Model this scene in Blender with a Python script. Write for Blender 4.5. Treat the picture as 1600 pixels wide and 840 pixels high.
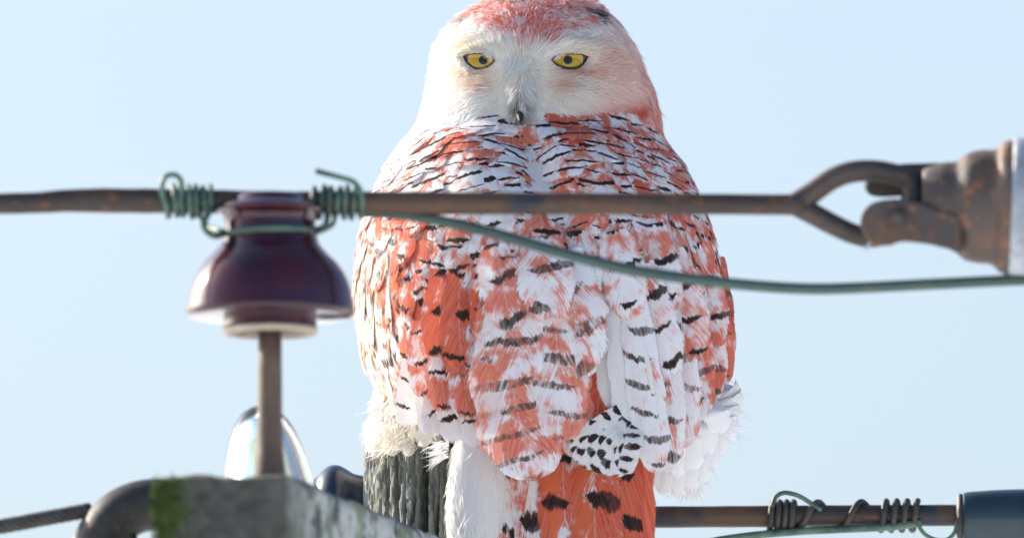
import bpy, math
import numpy as np
from mathutils import Vector, Matrix

# ------------------------------------------------------------------ camera, sky, sun
for o in list(bpy.data.objects):
    bpy.data.objects.remove(o)
scn = bpy.context.scene
col = scn.collection
S, D, ELEV = 0.0005, 20.0, math.radians(7.0)      # metres per photo pixel at the owl, camera distance, look-up angle
ZC = 4.35                                          # height of the picture centre above the field
ce, se = math.cos(ELEV), math.sin(ELEV)
CAM = np.array([0.0, -D*ce, ZC - D*se])
cam = bpy.data.cameras.new('camera')
cam.sensor_width = 36; cam.lens = 36*D/(1600*S)
cam.clip_start = 0.5; cam.clip_end = 20000
cam.dof.use_dof = True; cam.dof.focus_distance = D - 0.10; cam.dof.aperture_fstop = 4.6
cam_o = bpy.data.objects.new('camera', cam); col.objects.link(cam_o)
cam_o.location = CAM; cam_o.rotation_euler = (math.pi/2 + ELEV, 0, 0)
scn.camera = cam_o

SUN_EL, SUN_BACK = math.radians(25), math.radians(34)   # height; how far behind the owl, from due left
sd = Vector((-math.cos(SUN_BACK)*math.cos(SUN_EL), math.sin(SUN_BACK)*math.cos(SUN_EL), math.sin(SUN_EL)))
w = bpy.data.worlds.new('World'); scn.world = w; w.use_nodes = True
nt = w.node_tree; bg = nt.nodes['Background']
sky = nt.nodes.new('ShaderNodeTexSky'); sky.sky_type = 'NISHITA'; sky.sun_disc = False
sky.sun_elevation = SUN_EL; sky.sun_rotation = -(math.pi/2 - SUN_BACK)
sky.air_density = 1.0; sky.dust_density = 4.8; sky.ozone_density = 4.3; sky.altitude = 200
nt.links.new(sky.outputs[0], bg.inputs[0]); bg.inputs[1].default_value = 0.125
sun = bpy.data.lights.new('sun', 'SUN'); sun.energy = 5.0; sun.angle = math.radians(0.5); sun.color = (1, 0.90, 0.76)
sun_o = bpy.data.objects.new('sun', sun); col.objects.link(sun_o); sun_o.location = (-8, 8, 14)
sun_o.rotation_euler = sd.to_track_quat('Z', 'Y').to_euler()
vs = scn.view_settings
vs.view_transform = 'Standard'; vs.look = 'None'; vs.gamma = 1; vs.use_curve_mapping = False
vs.exposure = 0.93

# ------------------------------------------------------------------ geometry helpers
def W(px, py, y):
    """point at depth y that the photograph shows at (px, py)"""
    px = np.asarray(px, float); py = np.asarray(py, float); y = np.asarray(y, float)
    dx = (px-800)*S; du = (420-py)*S
    dy = D*ce - du*se; dz = D*se + du*ce
    t = (y - CAM[1])/dy
    return np.stack(np.broadcast_arrays(CAM[0]+t*dx, y, CAM[2]+t*dz), -1)
def proj(P):
    P = np.asarray(P, float); q = P - CAM
    f = q[..., 1]*ce + q[..., 2]*se; u = -q[..., 1]*se + q[..., 2]*ce
    return 800 + q[..., 0]/f*D/S, 420 - u/f*D/S

_h = np.random.RandomState(5).rand(4096)
def vnoise(x, y, z=0.0):
    x, y, z = np.broadcast_arrays(np.asarray(x, float), np.asarray(y, float), np.asarray(z, float))
    xi, yi, zi = np.floor(x).astype(int), np.floor(y).astype(int), np.floor(z).astype(int)
    fx, fy, fz = x-xi, y-yi, z-zi
    fx, fy, fz = [f*f*(3-2*f) for f in (fx, fy, fz)]
    def hs(a, b, c): return _h[(a*73 + b*1619 + c*389 + a*b*7) & 4095]
    r = 0
    for i in (0, 1):
        for j in (0, 1):
            for k in (0, 1):
                r = r + hs(xi+i, yi+j, zi+k)*(fx if i else 1-fx)*(fy if j else 1-fy)*(fz if k else 1-fz)
    return r
def fbm(x, y, z=0.0, o=3):
    r, a, t = 0, 1.0, 0
    for i in range(o):
        r = r + a*vnoise(x*2**i+i*17.3, y*2**i+i*5.1, z*2**i); t += a; a *= .5
    return r/t
def sstep(a, b, x):
    t = np.clip((x-a)/(b-a), 0, 1); return t*t*(3-2*t)

ORG = {}
def link(name, me, mat, parent=None):
    if mat is not None: me.materials.append(mat)
    o = bpy.data.objects.new(name, me); col.objects.link(o)
    if parent is not None:
        o.parent = parent
        o.matrix_parent_inverse = Matrix.Translation(-Vector(ORG.get(parent.name, (0, 0, 0))))
    return o
def root(name, loc):
    o = bpy.data.objects.new(name, None); col.objects.link(o); o.location = loc
    o.empty_display_size = 0.05; ORG[o.name] = tuple(loc)
    return o
def tag(o, label=None, cat=None, group=None, kind=None):
    for k, v in (('label', label), ('category', cat), ('group', group), ('kind', kind)):
        if v: o[k] = v
    return o
def mesh(name, V, F, smooth=True, uv=None, attrs=None):
    V = np.asarray(V, np.float32).reshape(-1, 3)
    me = bpy.data.meshes.new(name)
    if isinstance(F, np.ndarray):
        n = F.shape[1]
        me.vertices.add(len(V)); me.vertices.foreach_set('co', V.ravel())
        me.loops.add(F.size); me.loops.foreach_set('vertex_index', F.ravel().astype(np.int32))
        me.polygons.add(len(F)); me.polygons.foreach_set('loop_start', np.arange(0, F.size, n, dtype=np.int32))
        me.update(calc_edges=True); me.validate()
    else:
        me.from_pydata(V.tolist(), [], F); me.update()
    me.polygons.foreach_set('use_smooth', np.full(len(me.polygons), smooth))
    if uv is not None:
        l = me.uv_layers.new(name='UVMap')
        idx = np.zeros(len(me.loops), np.int32); me.loops.foreach_get('vertex_index', idx)
        l.data.foreach_set('uv', np.asarray(uv, np.float32)[idx].ravel())
    for k, v in (attrs or {}).items():
        a = me.attributes.new(k, 'FLOAT_COLOR', 'POINT'); a.data.foreach_set('color', np.asarray(v, np.float32).ravel())
    return me
def grid_faces(N, R, C):
    b = (np.arange(N)*R*C)[:, None, None]
    r = np.arange(R-1)[None, :, None]; c = np.arange(C-1)[None, None, :]
    i = b + r*C + c
    return np.stack([i, i+1, i+C+1, i+C], -1).reshape(-1, 4)
def spline(pts, n=8):
    P = np.asarray(pts, float); Q = np.vstack([2*P[0]-P[1], P, 2*P[-1]-P[-2]]); out = []
    for i in range(1, len(Q)-2):
        t = np.linspace(0, 1, n, endpoint=False)[:, None]
        a, b, c, d = Q[i-1], Q[i], Q[i+1], Q[i+2]
        out.append(.5*((2*b)+(c-a)*t+(2*a-5*b+4*c-d)*t**2+(-a+3*b-3*c+d)*t**3))
    return np.vstack(out+[P[-1:]])
def tube_np(P, r, seg=12, flat=(1, 1)):
    P = np.asarray(P, float); n = len(P); r = np.broadcast_to(np.asarray(r, float), (n,))
    T = np.gradient(P, axis=0); T /= np.linalg.norm(T, axis=1)[:, None]+1e-12
    u = np.cross(T[0], (0, 1, 0)); u = u if np.linalg.norm(u) > .1 else np.cross(T[0], (1, 0, 0))
    u /= np.linalg.norm(u); V = []
    a = np.linspace(0, 2*np.pi, seg, endpoint=False)
    for i in range(n):
        u = u - T[i]*np.dot(u, T[i]); u /= np.linalg.norm(u); v = np.cross(T[i], u)
        V.append(P[i] + r[i]*(np.cos(a)[:, None]*u*flat[0] + np.sin(a)[:, None]*v*flat[1]))
    V = np.array(V).reshape(-1, 3); F = []
    for i in range(n-1):
        for j in range(seg):
            F.append((i*seg+j, i*seg+(j+1) % seg, (i+1)*seg+(j+1) % seg, (i+1)*seg+j))
    F.append(tuple(range(seg))[::-1]); F.append(tuple((n-1)*seg+j for j in range(seg)))
    return V, F
def tube(name, P, r, mat, parent=None, seg=12, flat=(1, 1)):
    V, F = tube_np(P, r, seg, flat)
    return link(name, mesh(name, V, F), mat, parent)
def lathe(name, prof, origin, axis, mat, parent=None, seg=64, noise=0.0, n=3):
    """prof: (distance along axis, radius) in metres"""
    prof = spline(np.asarray(prof, float), n) if n > 1 else np.asarray(prof, float)
    ax = Vector(axis).normalized(); u = ax.orthogonal().normalized(); v = ax.cross(u)
    ax, u, v = map(np.array, (ax, u, v)); a = np.linspace(0, 2*np.pi, seg, endpoint=False)
    V = []
    for s, r in prof:
        rr = max(r, 1e-5)*(1+noise*(fbm(np.cos(a)*3+9, np.sin(a)*3+9, s*60)-.5))
        V.append(np.asarray(origin)+ax*s+rr[:, None]*(np.cos(a)[:, None]*u+np.sin(a)[:, None]*v))
    m = len(prof); V = np.array(V).reshape(-1, 3); F = []
    for i in range(m-1):
        for j in range(seg):
            F.append((i*seg+j, i*seg+(j+1) % seg, (i+1)*seg+(j+1) % seg, (i+1)*seg+j))
    F.append(tuple(range(seg))[::-1]); F.append(tuple((m-1)*seg+j for j in range(seg)))
    return link(name, mesh(name, V, F), mat, parent)

# ------------------------------------------------------------------ materials
def material(name):
    m = bpy.data.materials.new(name); m.use_nodes = True
    return m, m.node_tree, m.node_tree.nodes['Principled BSDF']
class NG:
    """tiny node-graph writer"""
    def __init__(s, nt): s.nt = nt
    def n(s, t, **k):
        x = s.nt.nodes.new(t)
        for a, b in k.items(): setattr(x, a, b)
        return x
    def put(s, sock, v):
        if v is None: return
        if isinstance(v, bpy.types.NodeSocket): s.nt.links.new(v, sock)
        else: sock.default_value = v
    def math(s, op, a, b=None, c=None, clamp=False):
        x = s.n('ShaderNodeMath', operation=op, use_clamp=clamp)
        s.put(x.inputs[0], a); s.put(x.inputs[1], b); s.put(x.inputs[2], c); return x.outputs[0]
    def mix(s, f, a, b):
        x = s.n('ShaderNodeMix', data_type='RGBA'); s.put(x.inputs[0], f)
        for i, v in ((6, a), (7, b)): s.put(x.inputs[i], v if isinstance(v, bpy.types.NodeSocket) else (*v, 1))
        return x.outputs[2]
    def step(s, v, a, b):
        x = s.n('ShaderNodeMapRange', interpolation_type='SMOOTHSTEP'); s.put(x.inputs[0], v)
        x.inputs[1].default_value = a; x.inputs[2].default_value = b; return x.outputs[0]
    def noise(s, vec, scale, detail=3, rough=.55):
        x = s.n('ShaderNodeTexNoise'); s.put(x.inputs['Vector'], vec)
        x.inputs['Scale'].default_value = scale; x.inputs['Detail'].default_value = detail; x.inputs['Roughness'].default_value = rough
        return x.outputs['Fac']
    def comb(s, a, b, c):
        x = s.n('ShaderNodeCombineXYZ')
        for i, v in enumerate((a, b, c)): s.put(x.inputs[i], v)
        return x.outputs[0]
    def map(s, vec, scale):
        x = s.n('ShaderNodeMapping'); s.put(x.inputs[0], vec); x.inputs['Scale'].default_value = scale; return x.outputs[0]
    def coord(s, k='Object'): return s.n('ShaderNodeTexCoord').outputs[k]
    def bump(s, h, strength, dist):
        x = s.n('ShaderNodeBump'); s.put(x.inputs['Height'], h); x.inputs['Strength'].default_value = strength
        x.inputs['Distance'].default_value = dist; return x.outputs[0]

def soft_surface(g, b, colour, rough, trans, normal=None, alpha=None):
    """principled plus translucency, for feathers"""
    g.put(b.inputs['Base Color'], colour); b.inputs['Roughness'].default_value = rough
    b.inputs['Specular IOR Level'].default_value = .15
    t = g.n('ShaderNodeBsdfTranslucent'); g.put(t.inputs[0], colour)
    m = g.n('ShaderNodeMixShader'); m.inputs[0].default_value = trans
    if normal: g.put(b.inputs['Normal'], normal)
    g.nt.links.new(b.outputs[0], m.inputs[1]); g.nt.links.new(t.outputs[0], m.inputs[2])
    out = m.outputs[0]
    if alpha is not None:
        b.inputs['Alpha'].default_value = 1
        for l in list(b.inputs['Alpha'].links): g.nt.links.remove(l)
        tr = g.n('ShaderNodeBsdfTransparent'); m2 = g.n('ShaderNodeMixShader'); g.put(m2.inputs[0], alpha)
        g.nt.links.new(tr.outputs[0], m2.inputs[1]); g.nt.links.new(out, m2.inputs[2]); out = m2.outputs[0]
    g.nt.links.new(out, g.nt.nodes['Material Output'].inputs[0])

def patchy(name, cols, scale, rough, metal=0.0, bump=.3, dist=.002, stretch=(1, 1, 1), fine=6):
    m, nt, b = material(name); g = NG(nt)
    v = g.map(g.coord(), stretch); n1 = g.noise(v, scale, 4); n2 = g.noise(v, scale*fine, 4, .65)
    c = g.mix(g.step(n1, .40, .60), cols[0], cols[1])
    if len(cols) > 2: c = g.mix(g.step(n2, .54, .68), c, cols[2])
    if len(cols) > 3:
        x = g.noise(g.map(g.coord(), (1.3, 1.7, .9)), scale*.6, 3); c = g.mix(g.step(x, .55, .66), c, cols[3])
    g.put(b.inputs['Base Color'], c); b.inputs['Metallic'].default_value = metal
    r = g.math('MULTIPLY_ADD', n2, .3, rough-.15, clamp=True); g.put(b.inputs['Roughness'], r)
    g.put(b.inputs['Normal'], g.bump(n2, bump, dist))
    return m

M = {}
M['rust_rod'] = patchy('rust_rod', [(.035, .026, .022), (.085, .048, .028), (.13, .06, .025), (.022, .026, .036)], 22, .6, 0, .4, .001, (.35, 1, 1))
M['iron'] = patchy('iron', [(.045, .038, .034), (.075, .055, .045), (.12, .07, .04), (.03, .03, .036)], 30, .55, .1, .5, .001)
M['black_iron'] = patchy('black_iron', [(.018, .018, .020), (.032, .029, .029), (.06, .045, .035)], 30, .5, .1, .4, .001)
M['rust_cap'] = patchy('rust_cap', [(.070, .055, .048), (.12, .068, .042), (.24, .095, .04), (.09, .10, .11)], 14, .6, 0, .6, .002)
M['pale_metal'] = patchy('pale_metal', [(.30, .34, .38), (.42, .46, .50), (.22, .16, .12)], 30, .6, .0, .3, .001)
M['green_wire'] = patchy('green_wire', [(.05, .11, .085), (.085, .165, .12), (.14, .18, .11), (.035, .06, .055)], 40, .5, 0, .3, .0006)
M['jumper'] = patchy('jumper', [(.034, .070, .062), (.05, .095, .082), (.09, .11, .075)], 30, .5, 0, .3, .0006, (.4, 1, 1))
M['dark_cable'] = patchy('dark_cable', [(.03, .03, .03), (.05, .048, .045), (.08, .07, .055)], 60, .6)
M['pin'] = patchy('pin', [(.085, .062, .048), (.12, .082, .06), (.16, .12, .09)], 26, .7, 0, .4, .001, (1, 1, .4))
M['bounce_snow'] = patchy('bounce_snow', [(.86, .87, .89), (.90, .90, .90), (.80, .80, .78)], .35, .8, 0, .3, .05)  # unseen snow cover, picked bright to bounce fill light onto the owl
def glaze(name, c, c2, rough=.12, coat=.6):
    m, nt, b = material(name); g = NG(nt)
    n = g.noise(g.coord(), 30, 3); g.put(b.inputs['Base Color'], g.mix(g.step(n, .35, .65), c, c2))
    g.put(b.inputs['Roughness'], g.math('MULTIPLY_ADD', g.noise(g.coord(), 90, 3), .12, rough-.04))
    b.inputs['Specular IOR Level'].default_value = .38; b.inputs['Coat Weight'].default_value = coat; b.inputs['Coat Roughness'].default_value = .06
    return m
M['brown_glaze'] = glaze('brown_glaze', (.050, .0075, .014), (.026, .005, .018), .10, .35)
M['under'] = patchy('under', [(.035, .016, .012), (.05, .024, .018), (.07, .04, .03)], 60, .8)
M['navy_glaze'] = glaze('navy_glaze', (.008, .016, .04), (.012, .024, .055), .3, .2)
M['teal_glaze'] = glaze('teal_glaze', (.012, .03, .042), (.02, .045, .06), .35, .2)
M['bisque'] = patchy('bisque', [(.42, .36, .28), (.5, .44, .36), (.3, .22, .16)], 60, .6)
m, nt, b = material('glass'); b.inputs['Base Color'].default_value = (.86, .97, .94, 1); b.inputs['Transmission Weight'].default_value = 1
b.inputs['Roughness'].default_value = .04; b.inputs['IOR'].default_value = 1.48; M['glass'] = m
m, nt, b = material('eye_black'); b.inputs['Base Color'].default_value = (.008, .007, .008, 1); b.inputs['Roughness'].default_value = .25; M['eye_black'] = m
m, nt, b = material('iris'); g = NG(nt)
n = g.noise(g.map(g.coord(), (1, 1, 1)), 400, 3); g.put(b.inputs['Base Color'], g.mix(n, (.34, .21, .002), (.44, .29, .003)))
b.inputs['Roughness'].default_value = .25; b.inputs['Coat Weight'].default_value = .2; M['iris'] = m
m, nt, b = material('beak'); b.inputs['Base Color'].default_value = (.015, .015, .017, 1); b.inputs['Roughness'].default_value = .6; M['beak'] = m

# weathered wood of the pole
m, nt, b = material('pole_wood'); g = NG(nt); co = g.coord()
n1 = g.noise(g.map(co, (1, 1, .16)), 130, 5, .65); n2 = g.noise(g.map(co, (1, 1, .5)), 60, 3); n3 = g.noise(co, 25, 3)
c = g.mix(g.step(n1, .36, .60), (.075, .080, .070), (.27, .28, .25))
c = g.mix(g.step(n2, .52, .68), c, (.15, .175, .12)); c = g.mix(g.step(n3, .56, .70), c, (.33, .34, .32))
g.put(b.inputs['Base Color'], c); b.inputs['Roughness'].default_value = .9
g.put(b.inputs['Normal'], g.bump(n1, .8, .003)); M['pole_wood'] = m
# crossarm: grey timber, moss towards one corner, pale lichen on the flank
m, nt, b = material('crossarm_wood'); g = NG(nt); co = g.coord()
at = g.n('ShaderNodeAttribute', attribute_name='zone'); sp = g.n('ShaderNodeSeparateColor'); nt.links.new(at.outputs['Color'], sp.inputs[0])
n1 = g.noise(g.map(co, (1, .25, 1)), 70, 4); n2 = g.noise(co, 45, 4, .6)
c = g.mix(g.step(n1, .35, .65), (.045, .046, .040), (.085, .085, .074))
lich = g.math('MULTIPLY', sp.outputs[1], g.step(n2, .38, .56)); c = g.mix(lich, c, (.40, .43, .40))
l2 = g.math('MULTIPLY', sp.outputs[1], g.step(g.noise(co, 28, 3), .5, .62)); c = g.mix(l2, c, (.16, .20, .14))
moss = g.step(g.math('ADD', sp.outputs[0], g.math('MULTIPLY', g.math('SUBTRACT', n2, .5), 2.0)), .40, .75)
c = g.mix(moss, c, g.mix(n1, (.028, .050, .010), (.060, .092, .018)))
g.put(b.inputs['Base Color'], c); b.inputs['Roughness'].default_value = .9; g.put(b.inputs['Normal'], g.bump(n1, .7, .004)); M['crossarm_wood'] = m

# feather: UV (u across, v root to tip); pa = orange, bars, seed, bar count; pb = cream, wash, bar half width, bar phase
m, nt, b = material('feather'); g = NG(nt)
uvn = g.n('ShaderNodeUVMap'); su = g.n('ShaderNodeSeparateXYZ'); nt.links.new(uvn.outputs[0], su.inputs[0])
u0, v0 = su.outputs[0], su.outputs[1]
pa = g.n('ShaderNodeAttribute', attribute_name='pa'); spa = g.n('ShaderNodeSeparateColor'); nt.links.new(pa.outputs['Color'], spa.inputs[0])
pb = g.n('ShaderNodeAttribute', attribute_name='pb'); spb = g.n('ShaderNodeSeparateColor'); nt.links.new(pb.outputs['Color'], spb.inputs[0])
orange, bars, seed, nb = spa.outputs[0], spa.outputs[1], spa.outputs[2], pa.outputs['Alpha']
pc = g.n('ShaderNodeAttribute', attribute_name='pc'); spc = g.n('ShaderNodeSeparateColor'); nt.links.new(pc.outputs['Color'], spc.inputs[0])
cream, wash, bw, ph = spb.outputs[0], spb.outputs[1], spb.outputs[2], pb.outputs['Alpha']
uc = g.math('SUBTRACT', u0, .5); ua = g.math('ABSOLUTE', uc)
barb = g.math('SUBTRACT', v0, g.math('MULTIPLY', ua, .75))            # barbs run out and tipwards from the shaft
s10 = g.math('MULTIPLY', seed, 37.0)
streak = g.noise(g.comb(g.math('MULTIPLY', uc, 1.3), g.math('MULTIPLY', barb, 30), s10), 2.2, 4, .6)
fine = g.noise(g.comb(g.math('MULTIPLY', uc, 4), g.math('MULTIPLY', barb, 80), s10), 1.0, 2)
blot = g.noise(g.comb(g.math('MULTIPLY', uc, 3.2), g.math('MULTIPLY', barb, 3.2), s10), 1.0, 3, .5)
blot2 = g.noise(g.comb(g.math('MULTIPLY', uc, 2.2), g.math('MULTIPLY', v0, 2.5), g.math('ADD', s10, 9.1)), 1.3, 2)
white = g.mix(cream, (.86, .875, .895), (.88, .79, .62))
white = g.mix(g.math('MULTIPLY', g.step(fine, .42, .62), .14), white, (.50, .49, .48))
blotw = g.noise(g.coord(), 58, 3, .55)
om = g.step(g.math('ADD', g.math('ADD', g.math('ADD', g.math('MULTIPLY', g.math('SUBTRACT', blotw, .5), 2.2), g.math('MULTIPLY', g.math('SUBTRACT', blot, .5), 1.3)), g.math('MULTIPLY', g.math('SUBTRACT', streak, .5), 1.5)),
                   orange), .36, .70)
coral = g.mix(g.step(streak, .35, .68), (.60, .070, .030), (.76, .21, .13))
coral = g.mix(g.step(blot2, .45, .7), coral, (.70, .15, .055))
coral = g.mix(g.math('MULTIPLY', pc.outputs['Alpha'], g.step(streak, .25, .6)), coral, (.80, .36, .28))
pink = g.mix(.42, (.84, .66, .63), coral)
om2 = g.math('MULTIPLY', g.step(blot2, .42, .68), g.math('MULTIPLY', wash, .8))
c = g.mix(om2, white, pink); c = g.mix(om, c, coral)
softb, chev = spc.outputs[0], spc.outputs[1]
wob = g.noise(g.comb(g.math('MULTIPLY', uc, 6), g.math('MULTIPLY', v0, 4), s10), 1.0, 4, .65)
t = g.math('ADD', g.math('ADD', g.math('MULTIPLY', v0, nb), ph), g.math('MULTIPLY', g.math('SUBTRACT', wob, .5), .42))
t = g.math('ADD', t, g.math('MULTIPLY', uc, g.math('MULTIPLY', g.math('SUBTRACT', g.math('FRACT', g.math('MULTIPLY', seed, 13.7)), .5), .7)))
t = g.math('ADD', t, g.math('MULTIPLY', g.math('POWER', ua, 1.5), chev))
wn = g.n('ShaderNodeTexWhiteNoise', noise_dimensions='2D'); g.put(wn.inputs['Vector'], g.comb(g.math('FLOOR', t), s10, 0.0))
swn = g.n('ShaderNodeSeparateColor'); nt.links.new(wn.outputs['Color'], swn.inputs[0])
cu = g.math('MULTIPLY', g.math('SUBTRACT', swn.outputs[0], .5), .42)
hu = g.math('ADD', g.math('MULTIPLY_ADD', swn.outputs[1], .26, .20), spc.outputs[2])
ul = g.math('DIVIDE', g.math('ABSOLUTE', g.math('SUBTRACT', uc, cu)), hu)
dist = g.math('ABSOLUTE', g.math('SUBTRACT', g.math('FRACT', t), .5))
thin = g.math('MULTIPLY', g.math('MULTIPLY', bw, g.math('MULTIPLY_ADD', swn.outputs[2], .8, .6)), g.math('SUBTRACT', 1.2, g.math('MULTIPLY', g.math('POWER', ul, 3.0), .8)))
bm = g.math('ADD', g.math('SUBTRACT', thin, dist), g.math('MULTIPLY', g.math('SUBTRACT', streak, .5), .16))
bm = g.step(bm, -.012, .035)
bm = g.math('MULTIPLY', bm, g.step(g.math('ADD', blot2, g.math('MULTIPLY', bars, .6)), .50, .62))
bm = g.math('MULTIPLY', bm, g.step(bars, .03, .22))
bm = g.math('MULTIPLY', bm, g.math('SUBTRACT', 1.0, g.math('MULTIPLY', softb, g.step(g.noise(g.comb(g.math('MULTIPLY', uc, 9), g.math('MULTIPLY', barb, 14), s10), 1.0, 4, .7), .58, .40))))
dark = g.mix(g.step(fine, .35, .7), (.020, .015, .016), (.065, .043, .038))
dark = g.mix(g.math('MULTIPLY', softb, .8), dark, (.22, .155, .125))
c = g.mix(bm, c, dark)
rach = g.math('MULTIPLY', g.step(ua, .022, .008), g.math('SUBTRACT', 1.0, bm)); c = g.mix(g.math('MULTIPLY', rach, .22), c, (.80, .74, .66))
fray = g.noise(g.comb(g.math('MULTIPLY', uc, 3), g.math('MULTIPLY', barb, 46), s10), 1.0, 3, .7)
bigf = g.math('MULTIPLY_ADD', g.math('MAXIMUM', g.math('SUBTRACT', nb, 2.0), 0.0), 2.0, 9.0)
edge = g.math('MINIMUM', g.math('MULTIPLY', g.math('SUBTRACT', .5, ua), bigf), g.math('MULTIPLY', g.math('SUBTRACT', 1.0, v0), g.math('ADD', bigf, 1.0)))
alpha = g.step(g.math('ADD', edge, g.math('MULTIPLY', g.math('SUBTRACT', fray, .5), 3.0)), .15, .55)
soft_surface(g, b, c, .75, .22, g.bump(g.math('ADD', streak, fine), .35, .0012), alpha); M['feather'] = m

# fine down and hair-like facial feathers: colour of each strand stored on it
m, nt, b = material('down'); g = NG(nt); at = g.n('ShaderNodeAttribute', attribute_name='col')
soft_surface(g, b, at.outputs['Color'], .85, .36); M['down'] = m
m, nt, b = material('owl_skin'); g = NG(nt); at = g.n('ShaderNodeAttribute', attribute_name='col')
soft_surface(g, b, at.outputs['Color'], .9, .30, g.bump(g.noise(g.coord(), 500, 3), .4, .001)); M['owl_skin'] = m

# ------------------------------------------------------------------ ground
n = 60; gx = np.sign(np.linspace(-1, 1, n))*np.abs(np.linspace(-1, 1, n))**3*4000
X, Y = np.meshgrid(gx, gx); Z = (fbm(X*.05+50, Y*.05+50)-.6)*.5*np.exp(-((X**2+Y**2)/400**2)) ; Z -= fbm(np.array(50.), np.array(50.))*.5-.3
Z = np.where(X**2+Y**2 < 9, 0, Z)
ground = tag(link('ground', mesh('ground', np.stack([X, Y, Z], -1), grid_faces(1, n, n)), M['bounce_snow']), kind='structure')

# ------------------------------------------------------------------ utility pole
PX, PR = (788-800)*S, 220*S
ztop = float(W(600, 716, 0)[2])
seg, zs = 760, np.concatenate([np.linspace(0, -.10, 110), np.linspace(-.102, -.14, 20), np.linspace(-.15, -.6, 30), np.linspace(-.8, -ztop-.05, 14)])
a = np.linspace(0, 2*np.pi, seg, endpoint=False)
A, Zz = np.meshgrid(a, zs)
ca, sa = np.cos(A), np.sin(A)
fade = sstep(-1.2, -.3, Zz)
rr = PR + .012*np.clip(-Zz, 0, 5)
wav = .35*(vnoise(ca*4+7, sa*4+7, Zz*18)-.5)
fis = np.abs(vnoise(ca*15+wav+40, sa*15+wav+40, Zz*4)-.5)*2
d = -.0040*(1-sstep(.0, .12, fis))
fi2 = np.abs(vnoise(ca*38+wav*2+11, sa*38+wav*2+11, Zz*9)-.5)*2; d += -.0022*(1-sstep(.0, .22, fi2))
pit = fbm(ca*38+60, sa*38+60, Zz*60, 3); d += -.0040*sstep(.54, .62, pit)
d += -.0016*sstep(.45, .60, fbm(ca*80+90, sa*80+90, Zz*110, 2))
# drying cracks: one wide, some narrow
for px_, wd, dp, ln in ((660, .0042, .030, 1.2), (594, .0022, .010, .5), (620, .0018, .008, .4), (681, .0022, .010, .7), (694, .0022, .012, .5), (705, .002, .01, .5)):
    a0 = math.atan2(-math.sqrt(max(1-((px_-788)/220)**2, 0)), (px_-788)/220)
    da = np.angle(np.exp(1j*(A-a0-.010*(vnoise(Zz*45, 3.3)-.5))))*PR
    d += -dp*np.exp(-(da/wd)**4)*sstep(-ln, -ln*.7, Zz)
for a0 in np.linspace(.3, 5.8, 9):
    da = np.angle(np.exp(1j*(A-a0)))*PR; d += -.012*np.exp(-(da/.0025)**4)*fade
rr = rr + .75*d*fade
plank = np.floor((A/(2*np.pi))*34); ztp = (np.array([_h[int(k)*7 % 4096] for k in plank.ravel()]).reshape(A.shape)-.5)*.010
ztp += (vnoise(ca*30+9, sa*30+9, 1)-.5)*.006
X = PX+rr*ca; Y = rr*sa; Zp = ztop+Zz+ztp*np.clip(1+Zz/.05, 0, 1)
V = np.stack([X, Y, Zp], -1).reshape(-1, 3)
rings = []
for k, f in enumerate((.97, .8, .5, .15)):
    rings.append(np.stack([PX+(X[0]-PX)*f, Y[0]*f, Zp[0]-.001*k], -1))
V = np.vstack([np.array(rings)[::-1].reshape(-1, 3), V])
R = len(zs)+4; F = []
i0 = np.arange(seg); i1 = (i0+1) % seg
F = np.concatenate([np.stack([r*seg+i0, (r+1)*seg+i0, (r+1)*seg+i1, r*seg+i1], -1) for r in range(R-1)])
F = np.vstack([F, np.stack([np.zeros(seg-2, int), np.arange(1, seg-1), np.arange(2, seg), np.arange(2, seg)], -1)[::1]])
F = [tuple(f) if f[2] != f[3] else tuple(f[:3]) for f in F.tolist()]
pole = tag(link('utility_pole', mesh('utility_pole', V, F), M['pole_wood']),
           'round weathered grey wooden pole with deep cracks that the owl perches on', 'pole')

# ------------------------------------------------------------------ crossarm
YF = -.62
pl, pr_ = W(240, 741, YF), W(455, 741, YF)
xd = np.array([math.sin(math.radians(15)), math.cos(math.radians(15)), 0]); xs = np.array([xd[1], -xd[0], 0])
ctr = (pl+pr_)/2; hw = (pr_[0]-pl[0])/2/xd[1]; LEN, HH = .54, .125
nl, nw, nh = 70, 22, 24
def arm_pt(s, sw, h): return ctr + xd*s*LEN + xs*sw*hw + np.array([0, 0, -h*HH])
V = []; F = []; zone = []
def arm_face(fn, n1, n2):
    b = len(V)
    for i in range(n1):
        for j in range(n2): V.append(fn(i/(n1-1), j/(n2-1)))
    for i in range(n1-1):
        for j in range(n2-1): F.append((b+i*n2+j, b+(i+1)*n2+j, b+(i+1)*n2+j+1, b+i*n2+j+1))
arm_face(lambda i, j: (0, j*2-1, i), nh, nw); arm_face(lambda i, j: (1, 1-j*2, i), nh, nw)
arm_face(lambda i, j: (i, -1, j), nl, nh); arm_face(lambda i, j: (i, 1, 1-j), nl, nh)
arm_face(lambda i, j: (i, 1-j*2, 0), nl, nw); arm_face(lambda i, j: (i, j*2-1, 1), nl, nw)
Q = np.array(V, float)
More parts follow.
